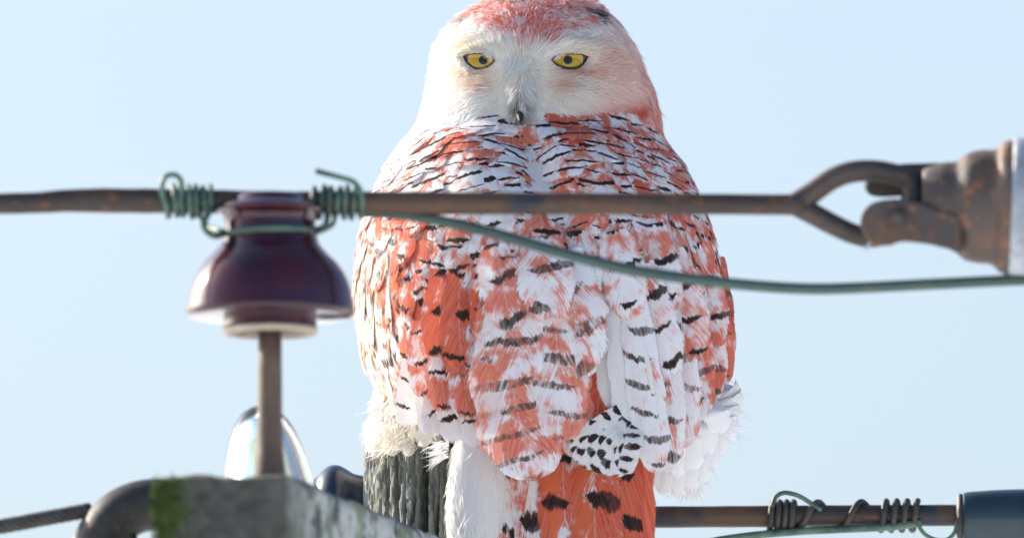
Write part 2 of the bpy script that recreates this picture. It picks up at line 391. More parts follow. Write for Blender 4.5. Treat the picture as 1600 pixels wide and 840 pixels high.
# ease the edges
bev = .055
sw, h, s_ = Q[:, 1].copy(), Q[:, 2].copy(), Q[:, 0].copy()
ex = np.clip((np.abs(sw)-(1-bev*1.6))/(bev*1.6), 0, 1); eh = np.clip((np.abs(h-.5)*2-(1-bev*1.6))/(bev*1.6), 0, 1); el = np.clip((np.abs(s_-.5)*2-(1-.03))/.03, 0, 1)
sw2 = sw - np.sign(sw)*bev*.55*np.maximum(eh, el)**2*ex; h2 = h - np.sign(h-.5)*bev*.4*np.maximum(ex, el)**2*eh
V = np.array([arm_pt(a_, b_, c_) for a_, b_, c_ in zip(s_, sw2, h2)])
nz = (fbm(V[:, 0]*60+9, V[:, 1]*25+40, V[:, 2]*60)-.5)*.006
nrm = xs[None]*(sw*(np.abs(sw) > .99))[:, None]+np.array([0, 0, 1])*((.5-h)*2*((h < .01) | (h > .99)))[:, None]-xd[None]*((s_ < .01)*1.)[:, None]
V = V + nrm*nz[:, None]
zone = np.zeros((len(V), 4)); zone[:, 0] = np.clip(1.15-(sw+1)*1.3-.1*h+.25*(fbm(V[:, 2]*40+3, sw*3, 2.)-.5), 0, 1)*(s_ < .3); zone[:, 1] = (sw > .97)*1.0*np.clip(.3+s_*4, 0, 1); zone[:, 3] = 1
me = mesh('crossarm', V, F, attrs={'zone': zone})
crossarm = tag(link('crossarm', me, M['crossarm_wood']), 'thick mossy grey timber arm running back to the pole under the brown insulator', 'crossarm')
# moss cushion on the corner
rng = np.random.RandomState(3); N = 1200
p = np.stack([rng.rand(N)**2*.12, -1+np.minimum(rng.rand(N)**2.6*.75, .25+.5*rng.rand(N)), rng.rand(N)], -1); front = rng.rand(N) < .7
p[front, 0] = -.003; p[~front, 1] = -1.02
base = np.array([arm_pt(*q) for q in p]); dr = -xd[None]*front[:, None]-xs[None]*(~front)[:, None]+rng.randn(N, 3)*.6+np.array([0, 0, -.3])
dr /= np.linalg.norm(dr, axis=1)[:, None]; sd_ = np.cross(dr, rng.randn(N, 3)); sd_ /= np.linalg.norm(sd_, axis=1)[:, None]
ln = (.002+.003*rng.rand(N))[:, None]
mv = np.stack([base-sd_*.0009, base+sd_*.0009, base+dr*ln+sd_*.0003, base+dr*ln-sd_*.0003], 1)
M['moss'] = patchy('moss', [(.035, .07, .008), (.08, .13, .02), (.12, .16, .03)], 60, .9)
tag(link('moss', mesh('moss', mv, np.arange(N*4).reshape(N, 4), False), M['moss'], crossarm), kind='stuff')

# ------------------------------------------------------------------ brown pin insulator on its steel pin
YI = -.55; K = S*(D+YI)/D                     # metres per photo pixel there
def zi(py): return float(W(422, py, YI)[2])
ix = float(W(422, 500, YI)[0])
arm_top = ctr[2]
pin = root('insulator_pin', (ix, YI, arm_top))
lathe('shank', [(0, 27*K), (.004, 27*K), (.012, 25*K), (.026, 21*K), (.036, 20*K), (zi(500)-arm_top, 18*K)], (ix, YI, arm_top-.002), (0, 0, 1), M['pin'], pin, 24, .06)
lathe('washer', [(0, 30*K), (.001, 32*K), (.004, 32*K), (.005, 30*K)], (ix, YI, arm_top-.001), (0, 0, 1), M['pin'], pin, 24, 0, 1)
tag(pin, 'rusty steel pin standing on the mossy timber arm under the brown insulator', 'pin')
ins = root('pin_insulator', (ix, YI, zi(525)))
pf = [(303, 0), (303, 40), (305, 50), (310, 56), (316, 62), (321, 78), (326, 86), (331, 85), (337, 76), (345, 71), (354, 71), (362, 72), (372, 74), (382, 78),
      (396, 90), (412, 105), (430, 117), (450, 125), (468, 129), (480, 131), (487, 132), (492, 131), (496, 127), (497, 122)]
lathe('glazed_body', [((303-y)*K, r*K) for y, r in pf], (ix, YI, zi(303)), (0, 0, 1), M['brown_glaze'], ins, 96, 0, 4)
lathe('underside', [((303-y)*K, r*K) for y, r in [(496.5, 123), (494, 100), (490, 76), (488, 60)]], (ix, YI, zi(303)), (0, 0, 1), M['under'], ins, 64, 0, 2)
lathe('petticoat', [((303-y)*K, r*K) for y, r in [(488, 66), (492, 73), (505, 73), (513, 73), (514.5, 74)]], (ix, YI, zi(303)), (0, 0, 1), M['brown_glaze'], ins, 64, 0, 2)
lathe('unglazed_rim', [((303-y)*K, r*K) for y, r in [(514, 73), (516, 74.5), (521, 74), (524, 70), (524, 62), (519, 58), (505, 56)]], (ix, YI, zi(303)), (0, 0, 1), M['bisque'], ins, 64, 0, 3)
tag(ins, 'glossy dark brown bell shaped porcelain insulator carrying the rusty rod', 'insulator')

# top conductor: rusty rod ending in an eye
YW = YI
xs_ = np.array([-2600, -1500, -600, -200, 0, 60, 100, 160, 260, 420, 600, 900, 1100, 1200, 1240, 1256])
ys_ = np.array([338, 330, 322, 319, 318.5, 317, 314, 313, 314, 316.5, 316.5, 318, 319, 319.5, 320, 320])
rs_ = np.array([16, 16, 16, 16, 16.3, 16.6, 18, 19.5, 19.3, 18, 18, 17.2, 16.5, 16.2, 17, 19])
X2 = np.concatenate([np.linspace(-2600, -200, 20), np.linspace(-180, 1256, 160)])
P = W(X2, np.interp(X2, xs_, ys_)+.8*(vnoise(X2/60, 2.)-.5), YW)
rod = root('conductor_rod', tuple(W(422, 316, YW)))
tube('rod', P, np.interp(X2, xs_, rs_)*K*(1+.05*(vnoise(X2/25, 7.)-.5)), M['rust_rod'], rod, 20)
up = spline([(1238, 321), (1268, 302), (1300, 280), (1330, 269), (1362, 267), (1395, 272), (1420, 283), (1430, 305), (1424, 332), (1404, 350)], 8)
dn = spline([(1240, 318), (1270, 334), (1300, 350), (1330, 364), (1358, 371), (1385, 366), (1408, 350)], 8)
tube('eye', W(up[:, 0], up[:, 1], YW), np.linspace(17.5, 17, len(up))*K, M['iron'], rod, 16)
tube('eye', W(dn[:, 0], dn[:, 1], YW+.002), np.linspace(17.5, 15, len(dn))*K, M['iron'], rod, 16)
tag(rod, 'long straight rusty rod tied to the brown insulator, ending in an eye', 'conductor')

# strain clamp / cap at the right
cap = root('strain_insulator', tuple(W(1500, 320, YW)))
axp, axq = W(1440, 319, YW), W(1760, 331, YW); axd = axq-axp
lathe('iron_cap', [((x-1440)*K, r*K) for x, r in [(1440, 54), (1452, 60), (1470, 66), (1490, 69), (1500, 76), (1512, 84), (1530, 88), (1548, 89), (1556, 92), (1564, 100), (1574, 104), (1582, 104)]], axp, axd, M['rust_cap'], cap, 64, .05, 3)
lathe('collar', [((x-1440)*K, r*K) for x, r in [(1576, 90), (1580, 106), (1588, 109), (1606, 110), (1630, 108), (1640, 98)]], axp, axd, M['pale_metal'], cap, 64, .03, 2)
lathe('porcelain_disc', [((x-1440)*K, r*K) for x, r in [(1632, 80), (1640, 100), (1650, 150), (1664, 170), (1680, 168), (1686, 120), (1694, 60), (1720, 40), (1760, 36)]], axp, axd, M['brown_glaze'], cap, 64, 0, 3)
# two clevis cheeks with rounded noses, and the bolt
def slab(name, outline, y0, y1, mat, parent, bevel=4.0):
    O = spline(np.vstack([outline, outline[:1]]), 4)[:-1]; n = len(O); c = O.mean(0)
    lay = []
    for yy, sh in ((y0, bevel), (y0+bevel*K*.9, 0), (y1-bevel*K*.9, 0), (y1, bevel)):
        d = O-c; q = c+d*(1-sh/np.linalg.norm(d, axis=1)[:, None]); lay.append(W(q[:, 0], q[:, 1], np.full(n, yy)))
    V = np.vstack(lay); F = [(k*n+i, k*n+(i+1) % n, (k+1)*n+(i+1) % n, (k+1)*n+i) for k in range(3) for i in range(n)]
    F += [tuple(range(n))[::-1], tuple(3*n+i for i in range(n))]
    return link(name, mesh(name, V, F, False), mat, parent)
slab('clevis_cheek', np.array([(1470, 330), (1430, 314), (1395, 311), (1362, 318), (1346, 338), (1347, 362), (1362, 380), (1388, 384), (1408, 378), (1440, 380), (1475, 386), (1500, 392), (1500, 340)], float),
     YW-.034, YW-.012, M['rust_cap'], cap)
slab('clevis_cheek', np.array([(1490, 254), (1440, 255), (1400, 257), (1372, 264), (1352, 284), (1356, 302), (1376, 308), (1420, 306), (1470, 305), (1500, 300), (1505, 260)], float),
     YW+.010, YW+.032, M['iron'], cap)
slab('clevis_cheek', np.array([(1480, 262), (1440, 262), (1415, 270), (1408, 300), (1410, 340), (1430, 372), (1480, 380), (1500, 330)], float),
     YW+.004, YW+.02, M['iron'], cap)
bp = W(1402, 347, YW)
lathe('bolt', [(-.042, .0), (-.042, 13*K), (-.037, 14*K), (-.035, 14*K), (-.034, 9*K), (.030, 9*K), (.034, 9*K)], bp, (0, 1, 0), M['iron'], cap, 6, 0, 1)
tube('split_pin', spline(W([1366, 1356, 1352], [372, 384, 392], YW-.03), 4), 2.2*K, M['pale_metal'], cap, 8)
tag(cap, 'rust stained iron clevis and cap of a strain insulator hooked to the rod eye', 'insulator')
xr = np.linspace(1750, 3600, 12)
tag(tube('span_wire', W(xr, 331+(xr-1750)*.03, YW), 10*K, M['rust_rod'], None, 12), 'thin rusty wire leading away from the strain insulator', 'wire')

# green jumper wire
jp = spline([(560, 333), (600, 334), (645, 338), (700, 347), (760, 361), (840, 384), (920, 406), (1000, 424), (1100, 438), (1190, 447), (1270, 451), (1350, 449), (1450, 444), (1600, 437), (1800, 431), (2300, 430), (3000, 450)], 10)
jy = np.interp(jp[:, 0], [560, 640, 760, 1500, 3000], [YW+.001, YW+.006, YW-.002, YW-.004, YW-.01])
jr = np.interp(jp[:, 0], [560, 700, 900, 3000], [7, 8.5, 9, 9])
tag(tube('jumper_wire', W(jp[:, 0], jp[:, 1], jy), jr*K, M['jumper'], None, 14), 'smooth dark green wire sagging away below the rusty rod', 'wire')

# green tie wire: coils either side of the insulator, loop round its neck, loose ends
def coil(x0, x1, turns, r0, ph0, ph1, n=26, jit=1.2):
    k = int(n*turns)+1; t = np.linspace(0, 1, k); a = ph0+(ph1-ph0)*t
    x = x0+(x1-x0)*t+jit*np.sin(t*19+x0); yc = np.interp(x, xs_, ys_)
    rad = r0+1.5*np.sin(t*13+x0*.1)
    c = W(x, yc, YW); return c+np.stack([0*x, -np.cos(a)*rad*K, np.sin(a)*rad*K], -1)
def neck(phi, r, py):
    return np.array([ix+r*K*math.sin(phi), YI-r*K*math.cos(phi), zi(py)])
tw = root('tie_wire', tuple(W(422, 366, YW)))
tp = 2*math.pi
cl = coil(332, 262, 6, 23.5, -.5, -.5+tp*6.0)
lcurl = spline([cl[-1]] + [W(x, y, YW-.012) for x, y in ((256, 310), (253, 290), (259, 276), (272, 273), (282, 281), (284, 300), (280, 322))], 6)
fr = [cl[0]] + [W(318, 352, YW-.022), W(333, 368, YW-.03)] + [neck(p_, 76, 369-2.5*(p_+1.2)) for p_ in np.linspace(-1.1, 1.15, 9)] + [W(508, 352, YW-.02), W(512, 335, YW-.017)]
crr = coil(487, 566, 6.2, 23.5, -1.2, -1.2+tp*6.2)
rcurl = [W(x, y, YW-.014) for x, y in ((566, 312), (562, 296), (552, 284), (535, 278), (512, 272), (493, 267))]
tube('coil', np.vstack([cl, lcurl[1:]]), 4.4*K, M['green_wire'], tw, 8)
tube('neck_loop', spline(np.array(fr), 5), 5.0*K, M['green_wire'], tw, 10)
tube('coil', np.vstack([crr, spline(np.array([crr[-1]]+rcurl), 6)[1:]]), 4.4*K, M['green_wire'], tw, 8)
bk = [W(306, 322, YW+.012), W(322, 352, YW+.018)]+[neck(p_, 75, 362) for p_ in np.linspace(-1.5, -4.7, 9)]+[W(520, 350, YW+.016), W(523, 326, YW+.012)]
tube('neck_loop', spline(np.array(bk), 5), 4.2*K, M['green_wire'], tw, 8)
tag(tw, 'green tie wire coiled on the rusty rod and looped round the insulator neck', 'tie wire')

# clear glass insulator further back on the arm, leaning a little
YG = -.40
gbx = float(W(424, 700, YG)[0]); gz = arm_top
ga = np.array([math.sin(math.radians(-7)), .02, 1.0])
Kg = S*(D+YG)/D
gh = float(W(424, 631, YG)[2])-gz
gi = root('glass_insulator', (gbx, YG, gz))
outer = [(0, 72), (.10, 73), (.25, 70), (.45, 64), (.62, 57), (.76, 49), (.88, 38), (.96, 25), (1, 5)]
inner = [(.86, 3), (.82, 18), (.72, 28), (.6, 34), (.4, 41), (.2, 48), (.02, 54)]
lathe('glass_bell', [(gh*t_, r*Kg) for t_, r in outer]+[(gh*t_, r*Kg) for t_, r in inner]+[(0, 58*Kg)], (gbx, YG, gz-.001), ga, M['glass'], gi, 64, 0, 3)
lathe('wooden_peg', [(0, 22*Kg), (.02, 21*Kg), (gh*.5, 17*Kg), (gh*.66, 14*Kg)], (gbx, YG, gz-.002), ga, M['bisque'], gi, 20, 0, 2)
tag(gi, 'pale clear glass bell insulator half hidden behind the steel pin', 'insulator')

# iron hook on the left flank of the arm, with the cable it holds
YH = -.38; Kh = S*(D+YH)/D
hk = root('iron_hook', tuple(W(240, 800, YH)))
arc = [(118+58*0, 905), (126, 862), (140, 826), (166, 797), (200, 782), (236, 780), (275, 790), (300, 800)]
hp = spline(np.array(arc, float), 8)
tube('hook_bar', W(hp[:, 0]+22, hp[:, 1]+8, YH), np.linspace(42, 40, len(hp))*Kh, M['black_iron'], hk, 20, (1, 1.25))
rg = np.linspace(0, tp, 40)
tube('ring', W(182+20*np.cos(rg), 858+40*np.sin(rg), YH-.012+.006*np.cos(rg)), 15*Kh, M['black_iron'], hk, 12)
tag(hk, 'thick dark iron hook curving out of the mossy arm end', 'hook')
cx_ = np.concatenate([np.linspace(-2600, -200, 30), np.linspace(-190, 140, 60)])
cyy = 822-(cx_)*.185*(cx_ > -200)-(cx_ < -200)*(-37+(cx_+200)*.04)
ca_ = root('guy_cable', tuple(W(0, 820, YH)))
for k in range(6):
    ph = cx_/34.0*tp/2+k*tp/6; c = W(cx_, cyy, YH)
    tube('strand', c+np.stack([0*ph, np.cos(ph)*7.5*Kh, np.sin(ph)*7.5*Kh], -1), 5.0*Kh, M['dark_cable'], ca_, 7)
tag(ca_, 'twisted dark steel cable held by the iron hook', 'cable')

# dark spool on the pole and the lower conductor beyond the owl
YL = .02; Kl = S*(D+YL)/D
sp_ = root('spool_insulator', tuple(W(565, 790, YL)))
lathe('spool', [((580-x)*Kl, r*Kl) for x, r in [(582, 46), (565, 47), (552, 50), (541, 57), (528, 63), (515, 62), (503, 54), (494, 44), (484, 40), (474, 44), (466, 44), (462, 30), (461, 0)]],
      W(580, 789, YL), (-1, 0, 0), M['navy_glaze'], sp_, 48, 0, 3)
tag(sp_, 'dark navy glazed spool insulator fixed to the side of the wooden pole', 'insulator')
YB = .05; Kb = S*(D+YB)/D
lx = np.linspace(960, 1520, 90)
lowrod = tag(tube('lower_conductor', W(lx, 807-(lx-1018)*.006, YB), (16.5+.8*vnoise(lx/30, 4.))*Kb, M['rust_rod'], None, 18),
             'short rusty rod from the pole to the dark insulator beyond the orange tail', 'conductor')
def lcoil(x0, x1, turns, r0, ph=0.):
    t = np.linspace(0, 1, int(turns*24)+1); a_ = ph+t*tp*turns; x = x0+(x1-x0)*t
    return W(x, 807-(x-1018)*.006, YB)+np.stack([0*x, -np.cos(a_)*r0*Kb, np.sin(a_)*r0*Kb], -1)
lt = root('lower_tie_wire', tuple(W(1220, 806, YB)))
c1 = lcoil(1202, 1246, 4, 22, -1.5); c2 = lcoil(1246, 1375, 1.9, 21.5, -1.5); c3 = lcoil(1375, 1434, 3.6, 22.5, -2.2)
tube('wrap', np.vstack([c1, c2[1:], c3[1:]]), 5.2*Kb, M['dark_cable'], lt, 8)
tube('loose_loop', W(*spline([(1206, 792), (1212, 776), (1226, 769), (1248, 774), (1268, 786), (1284, 796)], 6).T, YB-.014), 3.6*Kb, M['green_wire'], lt, 8)
tube('loose_loop', W(*spline([(1434, 818), (1440, 828), (1448, 836), (1462, 842), (1480, 842), (1492, 830), (1495, 812)], 6).T, YB-.010), 3.2*Kb, M['green_wire'], lt, 8)
lw = spline([(700, 900), (1000, 868), (1130, 842), (1240, 830), (1380, 823), (1440, 816)], 8)
tube('tail_wire', W(lw[:, 0], lw[:, 1], YB-.008), 6*Kb, M['green_wire'], lt, 10)
tag(lt, 'dark tie wire wrapped round the lower rod with a thin green loose loop', 'tie wire')
di = root('dead_end_insulator', tuple(W(1540, 812, YB)))
lathe('rim', [((x-1494)*Kb, r*Kb) for x, r in [(1494, 26), (1496, 37), (1501, 40), (1505, 36), (1508, 26)]], W(1494, 810, YB), (1, 0, .0), M['dark_cable'], di, 40, 0, 2)
lathe('glazed_body', [((x-1494)*Kb, r*Kb) for x, r in [(1502, 30), (1504, 41), (1512, 44), (1535, 46), (1570, 48), (1610, 48), (1640, 40), (1660, 52), (1690, 60), (1710, 58), (1716, 20)]], W(1494, 812, YB), (1, 0, .0), M['teal_glaze'], di, 48, 0, 3)
tag(di, 'dark blue green glazed insulator at the end of the lower rod', 'insulator')
xr = np.linspace(1705, 3600, 10)
tag(tube('lower_span_wire', W(xr, 812+0*xr, YB), 11*Kb, M['rust_rod'], None, 12), 'rusty wire leading on from the dark blue green insulator', 'wire')

# ------------------------------------------------------------------ the owl
# sections: photo row at the owl's mid plane, left and right outline, reach towards the camera, reach away
SEC = np.array([
 (-5, 835, 868, .010, .012), (0, 796, 900, .026, .032), (8, 758, 922, .042, .048), (25, 724, 946, .060, .064), (50, 698, 971, .076, .080),
 (80, 682, 991, .086, .090), (110, 674, 1005, .092, .098), (140, 668, 1018, .094, .102), (170, 661, 1027, .095, .104), (195, 652, 1031, .098, .106),
 (215, 638, 1037, .104, .110), (240, 618, 1051, .114, .114), (270, 599, 1072, .126, .118), (300, 586, 1087, .136, .121), (340, 571, 1103, .146, .124),
 (380, 562, 1115, .153, .126), (430, 557, 1125, .158, .126), (480, 557, 1132, .160, .124), (530, 563, 1134, .158, .120), (570, 573, 1128, .155, .114),
 (610, 592, 1112, .149, .106), (650, 618, 1085, .140, .094), (690, 652, 1048, .126, .080), (720, 690, 1005, .108, .062), (742, 740, 950, .080, .042), (752, 800, 890, .04, .02)], float)
secz = W(np.full(len(SEC), 800.), SEC[:, 0], 0.)[:, 2]
def sec(z):
    """cx, a, bf, bb at height z (monotone smooth interpolation)"""
    zz = secz[::-1]; out = []
    for c in ((SEC[:, 1]+SEC[:, 2])/2, (SEC[:, 2]-SEC[:, 1])/2, SEC[:, 3], SEC[:, 4]):
        y = c[::-1]; h = np.diff(zz); dl = np.diff(y)/h
        m_ = np.concatenate([[dl[0]], np.where(dl[1:]*dl[:-1] > 0, 2*dl[1:]*dl[:-1]/(dl[1:]+dl[:-1]+1e-12), 0), [dl[-1]]])
        q = np.clip(z, zz[0], zz[-1]); i = np.clip(np.searchsorted(zz, q)-1, 0, len(h)-1); t = (q-zz[i])/h[i]
        out.append(y[i]*(1+2*t)*(1-t)**2+h[i]*m_[i]*t*(1-t)**2+y[i+1]*t*t*(3-2*t)+h[i]*m_[i+1]*t*t*(t-1))
    return (out[0]-800)*S, out[1]*S, out[2], out[3]
NE = 2.25
def gauss(px, py, x, y, rx, ry): return np.exp(-(((px-x)/rx)**2+((py-y)/ry)**2))
def face_relief(x, z):
    px, py = proj(np.stack([x, np.full_like(x, -.092), z], -1))
    d = .0075*gauss(px, py, 728, 70, 34, 15)+.0075*gauss(px, py, 905, 70, 36, 15)      # brows
    d -= .0045*gauss(px, py, 749, 97, 26, 15)+.0045*gauss(px, py, 890, 97, 28, 15)      # sockets
    d += .012*np.exp(-((px-815)/20)**2)*sstep(80, 145, py)*sstep(205, 178, py)   # bristled bill ridge
    d += .006*gauss(px, py, 735, 150, 45, 30)+.006*gauss(px, py, 900, 150, 50, 30)      # cheeks
    return d*sstep(212, 185, py)
def seam(py): return np.interp(py, [190, 250, 330, 430, 600, 760], [816, 832, 880, 928, 948, 950])
def back_relief(P):
    px, py = proj(P); d = px-seam(py); f_ = sstep(190, 225, py)*sstep(720, 560, py)*np.clip(-P[..., 1]*25, 0, 1)
    return f_*(-.010*np.exp(-(d/26)**2)+.006*np.exp(-((np.abs(d)-95)/62)**2))
def surf(x, z):
    """nearest-to-camera surface depth at (x, z)"""
    cx, a, bf, bb = sec(z); t = np.clip(np.abs(x-cx)/a, 0, .9995)
    y = -bf*(1-t**NE)**(1/NE) - face_relief(x, z)
    return y - back_relief(np.stack([x, y, z], -1))
def hit(px, py):
    px = np.asarray(px, float); py = np.asarray(py, float); y = np.full(px.shape, -.1)
    for _ in range(14):
        p = W(px, py, y); y = .5*y+.5*surf(p[..., 0], p[..., 2])
    return W(px, py, y)
def snap(P):
    cx, a, bf, bb = sec(P[..., 2]); dx = P[..., 0]-cx; b_ = np.where(P[..., 1] < 0, bf, bb)
    r = ((np.abs(dx)/a)**NE+(np.abs(P[..., 1])/b_)**NE)**(1/NE); r = np.maximum(r, .05)
    return np.stack([cx+dx/r, P[..., 1]/r, P[..., 2]], -1)
def field(P):
    cx, a, bf, bb = sec(P[..., 2]); b_ = np.where(P[..., 1] < 0, bf, bb)
    return (np.abs(P[..., 0]-cx)/a)**NE+(np.abs(P[..., 1])/b_)**NE
def normal(P, relief=False):
    e = .0015; g_ = []
    for k in range(3):
        dP = np.zeros(3); dP[k] = e; g_.append(field(P+dP)-field(P-dP))
    n_ = np.stack(g_, -1); n_ /= np.linalg.norm(n_, axis=-1)[..., None]+1e-12
    if relief:
        fx = (face_relief(P[..., 0]+e, P[..., 2])-face_relief(P[..., 0]-e, P[..., 2]))/(2*e)
        fz = (face_relief(P[..., 0], P[..., 2]+e)-face_relief(P[..., 0], P[..., 2]-e))/(2*e)
        n_ = n_ - np.stack([fx, 0*fx, fz], -1)*np.clip(-n_[..., 1:2], 0, 1); n_ /= np.linalg.norm(n_, axis=-1)[..., None]
    return n_
def unit(v): return v/(np.linalg.norm(v, axis=-1)[..., None]+1e-12)

CORAL = np.array([.62, .095, .05]); PALE = np.array([.86, .50, .40]); WHITE = np.array([.91, .905, .89]); CREAM = np.array([.89, .80, .62])
def head_colour(px, py, rs):
    """colour of the plumage of the head: white, cream shading, orange dye on crown, nape and under the cheek"""
    c = np.tile(WHITE, (len(px), 1)); j = rs.rand(len(px)); j2 = rs.rand(len(px))
    nz = fbm(px/17, py/13, 1.7); nz2 = fbm(px/7, py/6, 4.7)
    def lay(c, m_, k): return c*(1-m_[:, None])+np.asarray(k)*m_[:, None]
    crm = np.clip(.8*gauss(px, py, 735, 72, 40, 22)+.8*gauss(px, py, 905, 66, 42, 20)+.75*gauss(px, py, 750, 118, 46, 12)+.6*gauss(px, py, 790, 150, 26, 40)
                  +.6*gauss(px, py, 850, 140, 40, 40)+.55*gauss(px, py, 815, 95, 40, 20)+.15*gauss(px, py, 700, 110, 60, 90)+.4*gauss(px, py, 950, 130, 70, 60), 0, .85)
    c = lay(c, crm*(.62+.5*nz), CREAM)
    sm = .75*gauss(px, py, 893, 113, 34, 7)+.62*gauss(px, py, 872, 131, 24, 11)+.42*gauss(px, py, 757, 131, 22, 10)+.35*gauss(px, py, 752, 113, 28, 5)+.5*gauss(px, py, 945, 95, 30, 25)
    c = lay(c, np.clip(sm*(.5+nz), 0, .8), (.72, .36, .20))
    # right cheek and side wash
    sd2 = sstep(895, 1020, px+.25*(py-60))*1.0*(.45+.9*nz)
    c = lay(c, np.clip(sd2, 0, .75)*(.5+.5*j), PALE)
    c = lay(c, (sstep(985, 1040, px+.12*(py-100))*.9*(nz2 > .40))*(.4+.6*j2), CORAL*1.05)
    band = np.exp(-((py-(188-.165*(px-880)))/11)**2)*sstep(875, 930, px)*(px < 1010)
    c = lay(c, np.clip(band*(.6+.7*nz), 0, .92), CORAL)
    # crown
    edge = ((px-828)/np.where(px < 828, 118, 150))**2+((py-4)/(46+34*np.exp(-((px-828)/55)**2)))**2
    cr = sstep(1.15, .55, edge+(nz-.5)*.9)
    fl = cr*np.where(nz2+.55*(j-.5)+.16*gauss(px, py, 825, 45, 60, 30) > .56, 1, .12)
    c = lay(c, np.clip(cr*.35, 0, 1), PALE); c = lay(c, np.clip(fl*.9, 0, 1), np.array([.80, .19, .14]))
    dk = gauss(px, py, 932, 18, 9, 6)+.9*gauss(px, py, 917, 14, 5, 4)+.8*gauss(px, py, 941, 31, 6, 4)+.7*gauss(px, py, 724, 27, 6, 4)+.5*gauss(px, py, 815, 2, 30, 3)
    c = lay(c, np.clip(dk*1.4, 0, 1)*(j > .25), (.05, .04, .045))
    # bill bristles: cool grey towards the shaft, dark at the bill
    bl = np.exp(-((px-814)/5.0)**2)*sstep(112, 150, py)*.3; c = lay(c, bl, (.5, .53, .56))
    bt = np.exp(-((px-813)/17)**2)*sstep(158, 184, py); c = lay(c, np.clip(bt, 0, 1)*.85, (.10, .11, .12))
    return np.clip(c*(.93+.12*j[:, None]), 0, 1)

owl = root('snowy_owl', (float((850-800)*S), 0., ztop))
rs = np.random.RandomState(11)

# body: one continuous surface, head included
nr, nc = 150, 140
zz = np.interp(np.linspace(0, 1, nr), np.linspace(0, 1, len(secz)), secz)
th = np.linspace(-np.pi, np.pi, nc, endpoint=False)
Zg, Tg = np.meshgrid(zz, th, indexing='ij'); cx, a, bf, bb = sec(Zg)
sx, sy = np.sin(Tg), np.cos(Tg); pw = 2/NE
X = cx+a*np.sign(sx)*np.abs(sx)**pw; Yb = -np.where(sy > 0, bf, bb)*np.sign(sy)*np.abs(sy)**pw
Yb = Yb - np.where(sy > 0, face_relief(X, Zg)*np.clip(sy*3, 0, 1), 0)
V = np.stack([X, Yb, Zg], -1).reshape(-1, 3); V[:, 1] -= back_relief(V); px, py = proj(V)
cb = head_colour(px, py, rs); isb = sstep(190, 215, py)[:, None]
cb = cb*(1-isb)+isb*(WHITE*.9)
i0 = np.arange(nc); i1 = (i0+1) % nc
F = [tuple(f) for r in range(nr-1) for f in np.stack([r*nc+i0, r*nc+i1, (r+1)*nc+i1, (r+1)*nc+i0], -1).tolist()]
F += [tuple(range(nc))[::-1], tuple((nr-1)*nc+i for i in range(nc))]
body = link('body', mesh('body', V, F, attrs={'col': np.c_[cb, np.ones(len(cb))]}), M['owl_skin'], owl)

# ---- strands
def strands(name, P, N_, T, L, wd, C, parent, lift=.35, k=4, curl=.0, tipc=None, rs=rs, droop=0., mat='down', kind=True):
    """ribbons rooted at P, growing along T close to the surface with normal N_"""
    n = len(P); L = np.broadcast_to(L, (n,)); wd = np.broadcast_to(wd, (n,))
    B = unit(np.cross(N_, T)); N2 = unit(N_+.45*rs.randn(n, 1)*B); B = unit(np.cross(N2, T))
    cv = rs.randn(n)*curl; V = []
    for i in range(k):
        t = i/(k-1); q = P + T*(L*t)[:, None] + N_*(L*(lift*t-(lift*.55)*t*t))[:, None] + B*(cv*L*t*t)[:, None]
        q[:, 2] -= droop*L*t*t
        hw_ = wd*.5*(1-.85*t**1.6)*(.7+.6*t*(1-t)*2)
        V.append(np.stack([q-B*hw_[:, None], q+B*hw_[:, None]], 1))
    V = np.stack(V, 1)                       # n,k,2,3
    cc = np.repeat(C[:, None, :], k, 1)
    if tipc is not None:
        tt = np.linspace(0, 1, k)[None, :, None]**1.5*tipc[1]; cc = cc*(1-tt)+tipc[0]*tt
    cc = np.repeat(cc[:, :, None, :], 2, 2).reshape(-1, 3)
    o = link(name, mesh(name, V.reshape(-1, 3), grid_faces(n, k, 2), True, attrs={'col': np.c_[cc, np.ones(len(cc))]}), M[mat], parent)
    if kind: tag(o, kind='stuff')
    return o

# eyes -------------------------------------------------------------
EYES = [dict(up=[(724, 88), (732, 85), (742, 84), (755, 84), (766, 87), (773, 95)], lo=[(724, 88), (729, 97), (741, 106), (752, 107.5), (764, 103), (773, 95)], ir=(731, 773), pu=(755, 94)),
        dict(up=[(862, 94), (869, 87.5), (880, 84.5), (893, 84), (906, 84.5), (919, 89)], lo=[(862, 94), (871, 101.5), (886, 107), (902, 106), (912, 99), (919, 89)], ir=(862, 911), pu=(887.5, 94))]
for E in EYES: E['up'] = np.array(E['up'], float); E['lo'] = np.array(E['lo'], float)
def in_eye(px, py, grow=2.0):
    r = np.zeros(np.shape(px), bool)
    for E in EYES:
        u_ = np.interp(px, E['up'][:, 0], E['up'][:, 1]); l_ = np.interp(px, E['lo'][:, 0], E['lo'][:, 1])
        r |= (px > E['up'][0, 0]-grow) & (px < E['up'][-1, 0]+grow) & (py > u_-grow) & (py < l_+grow)
    return r
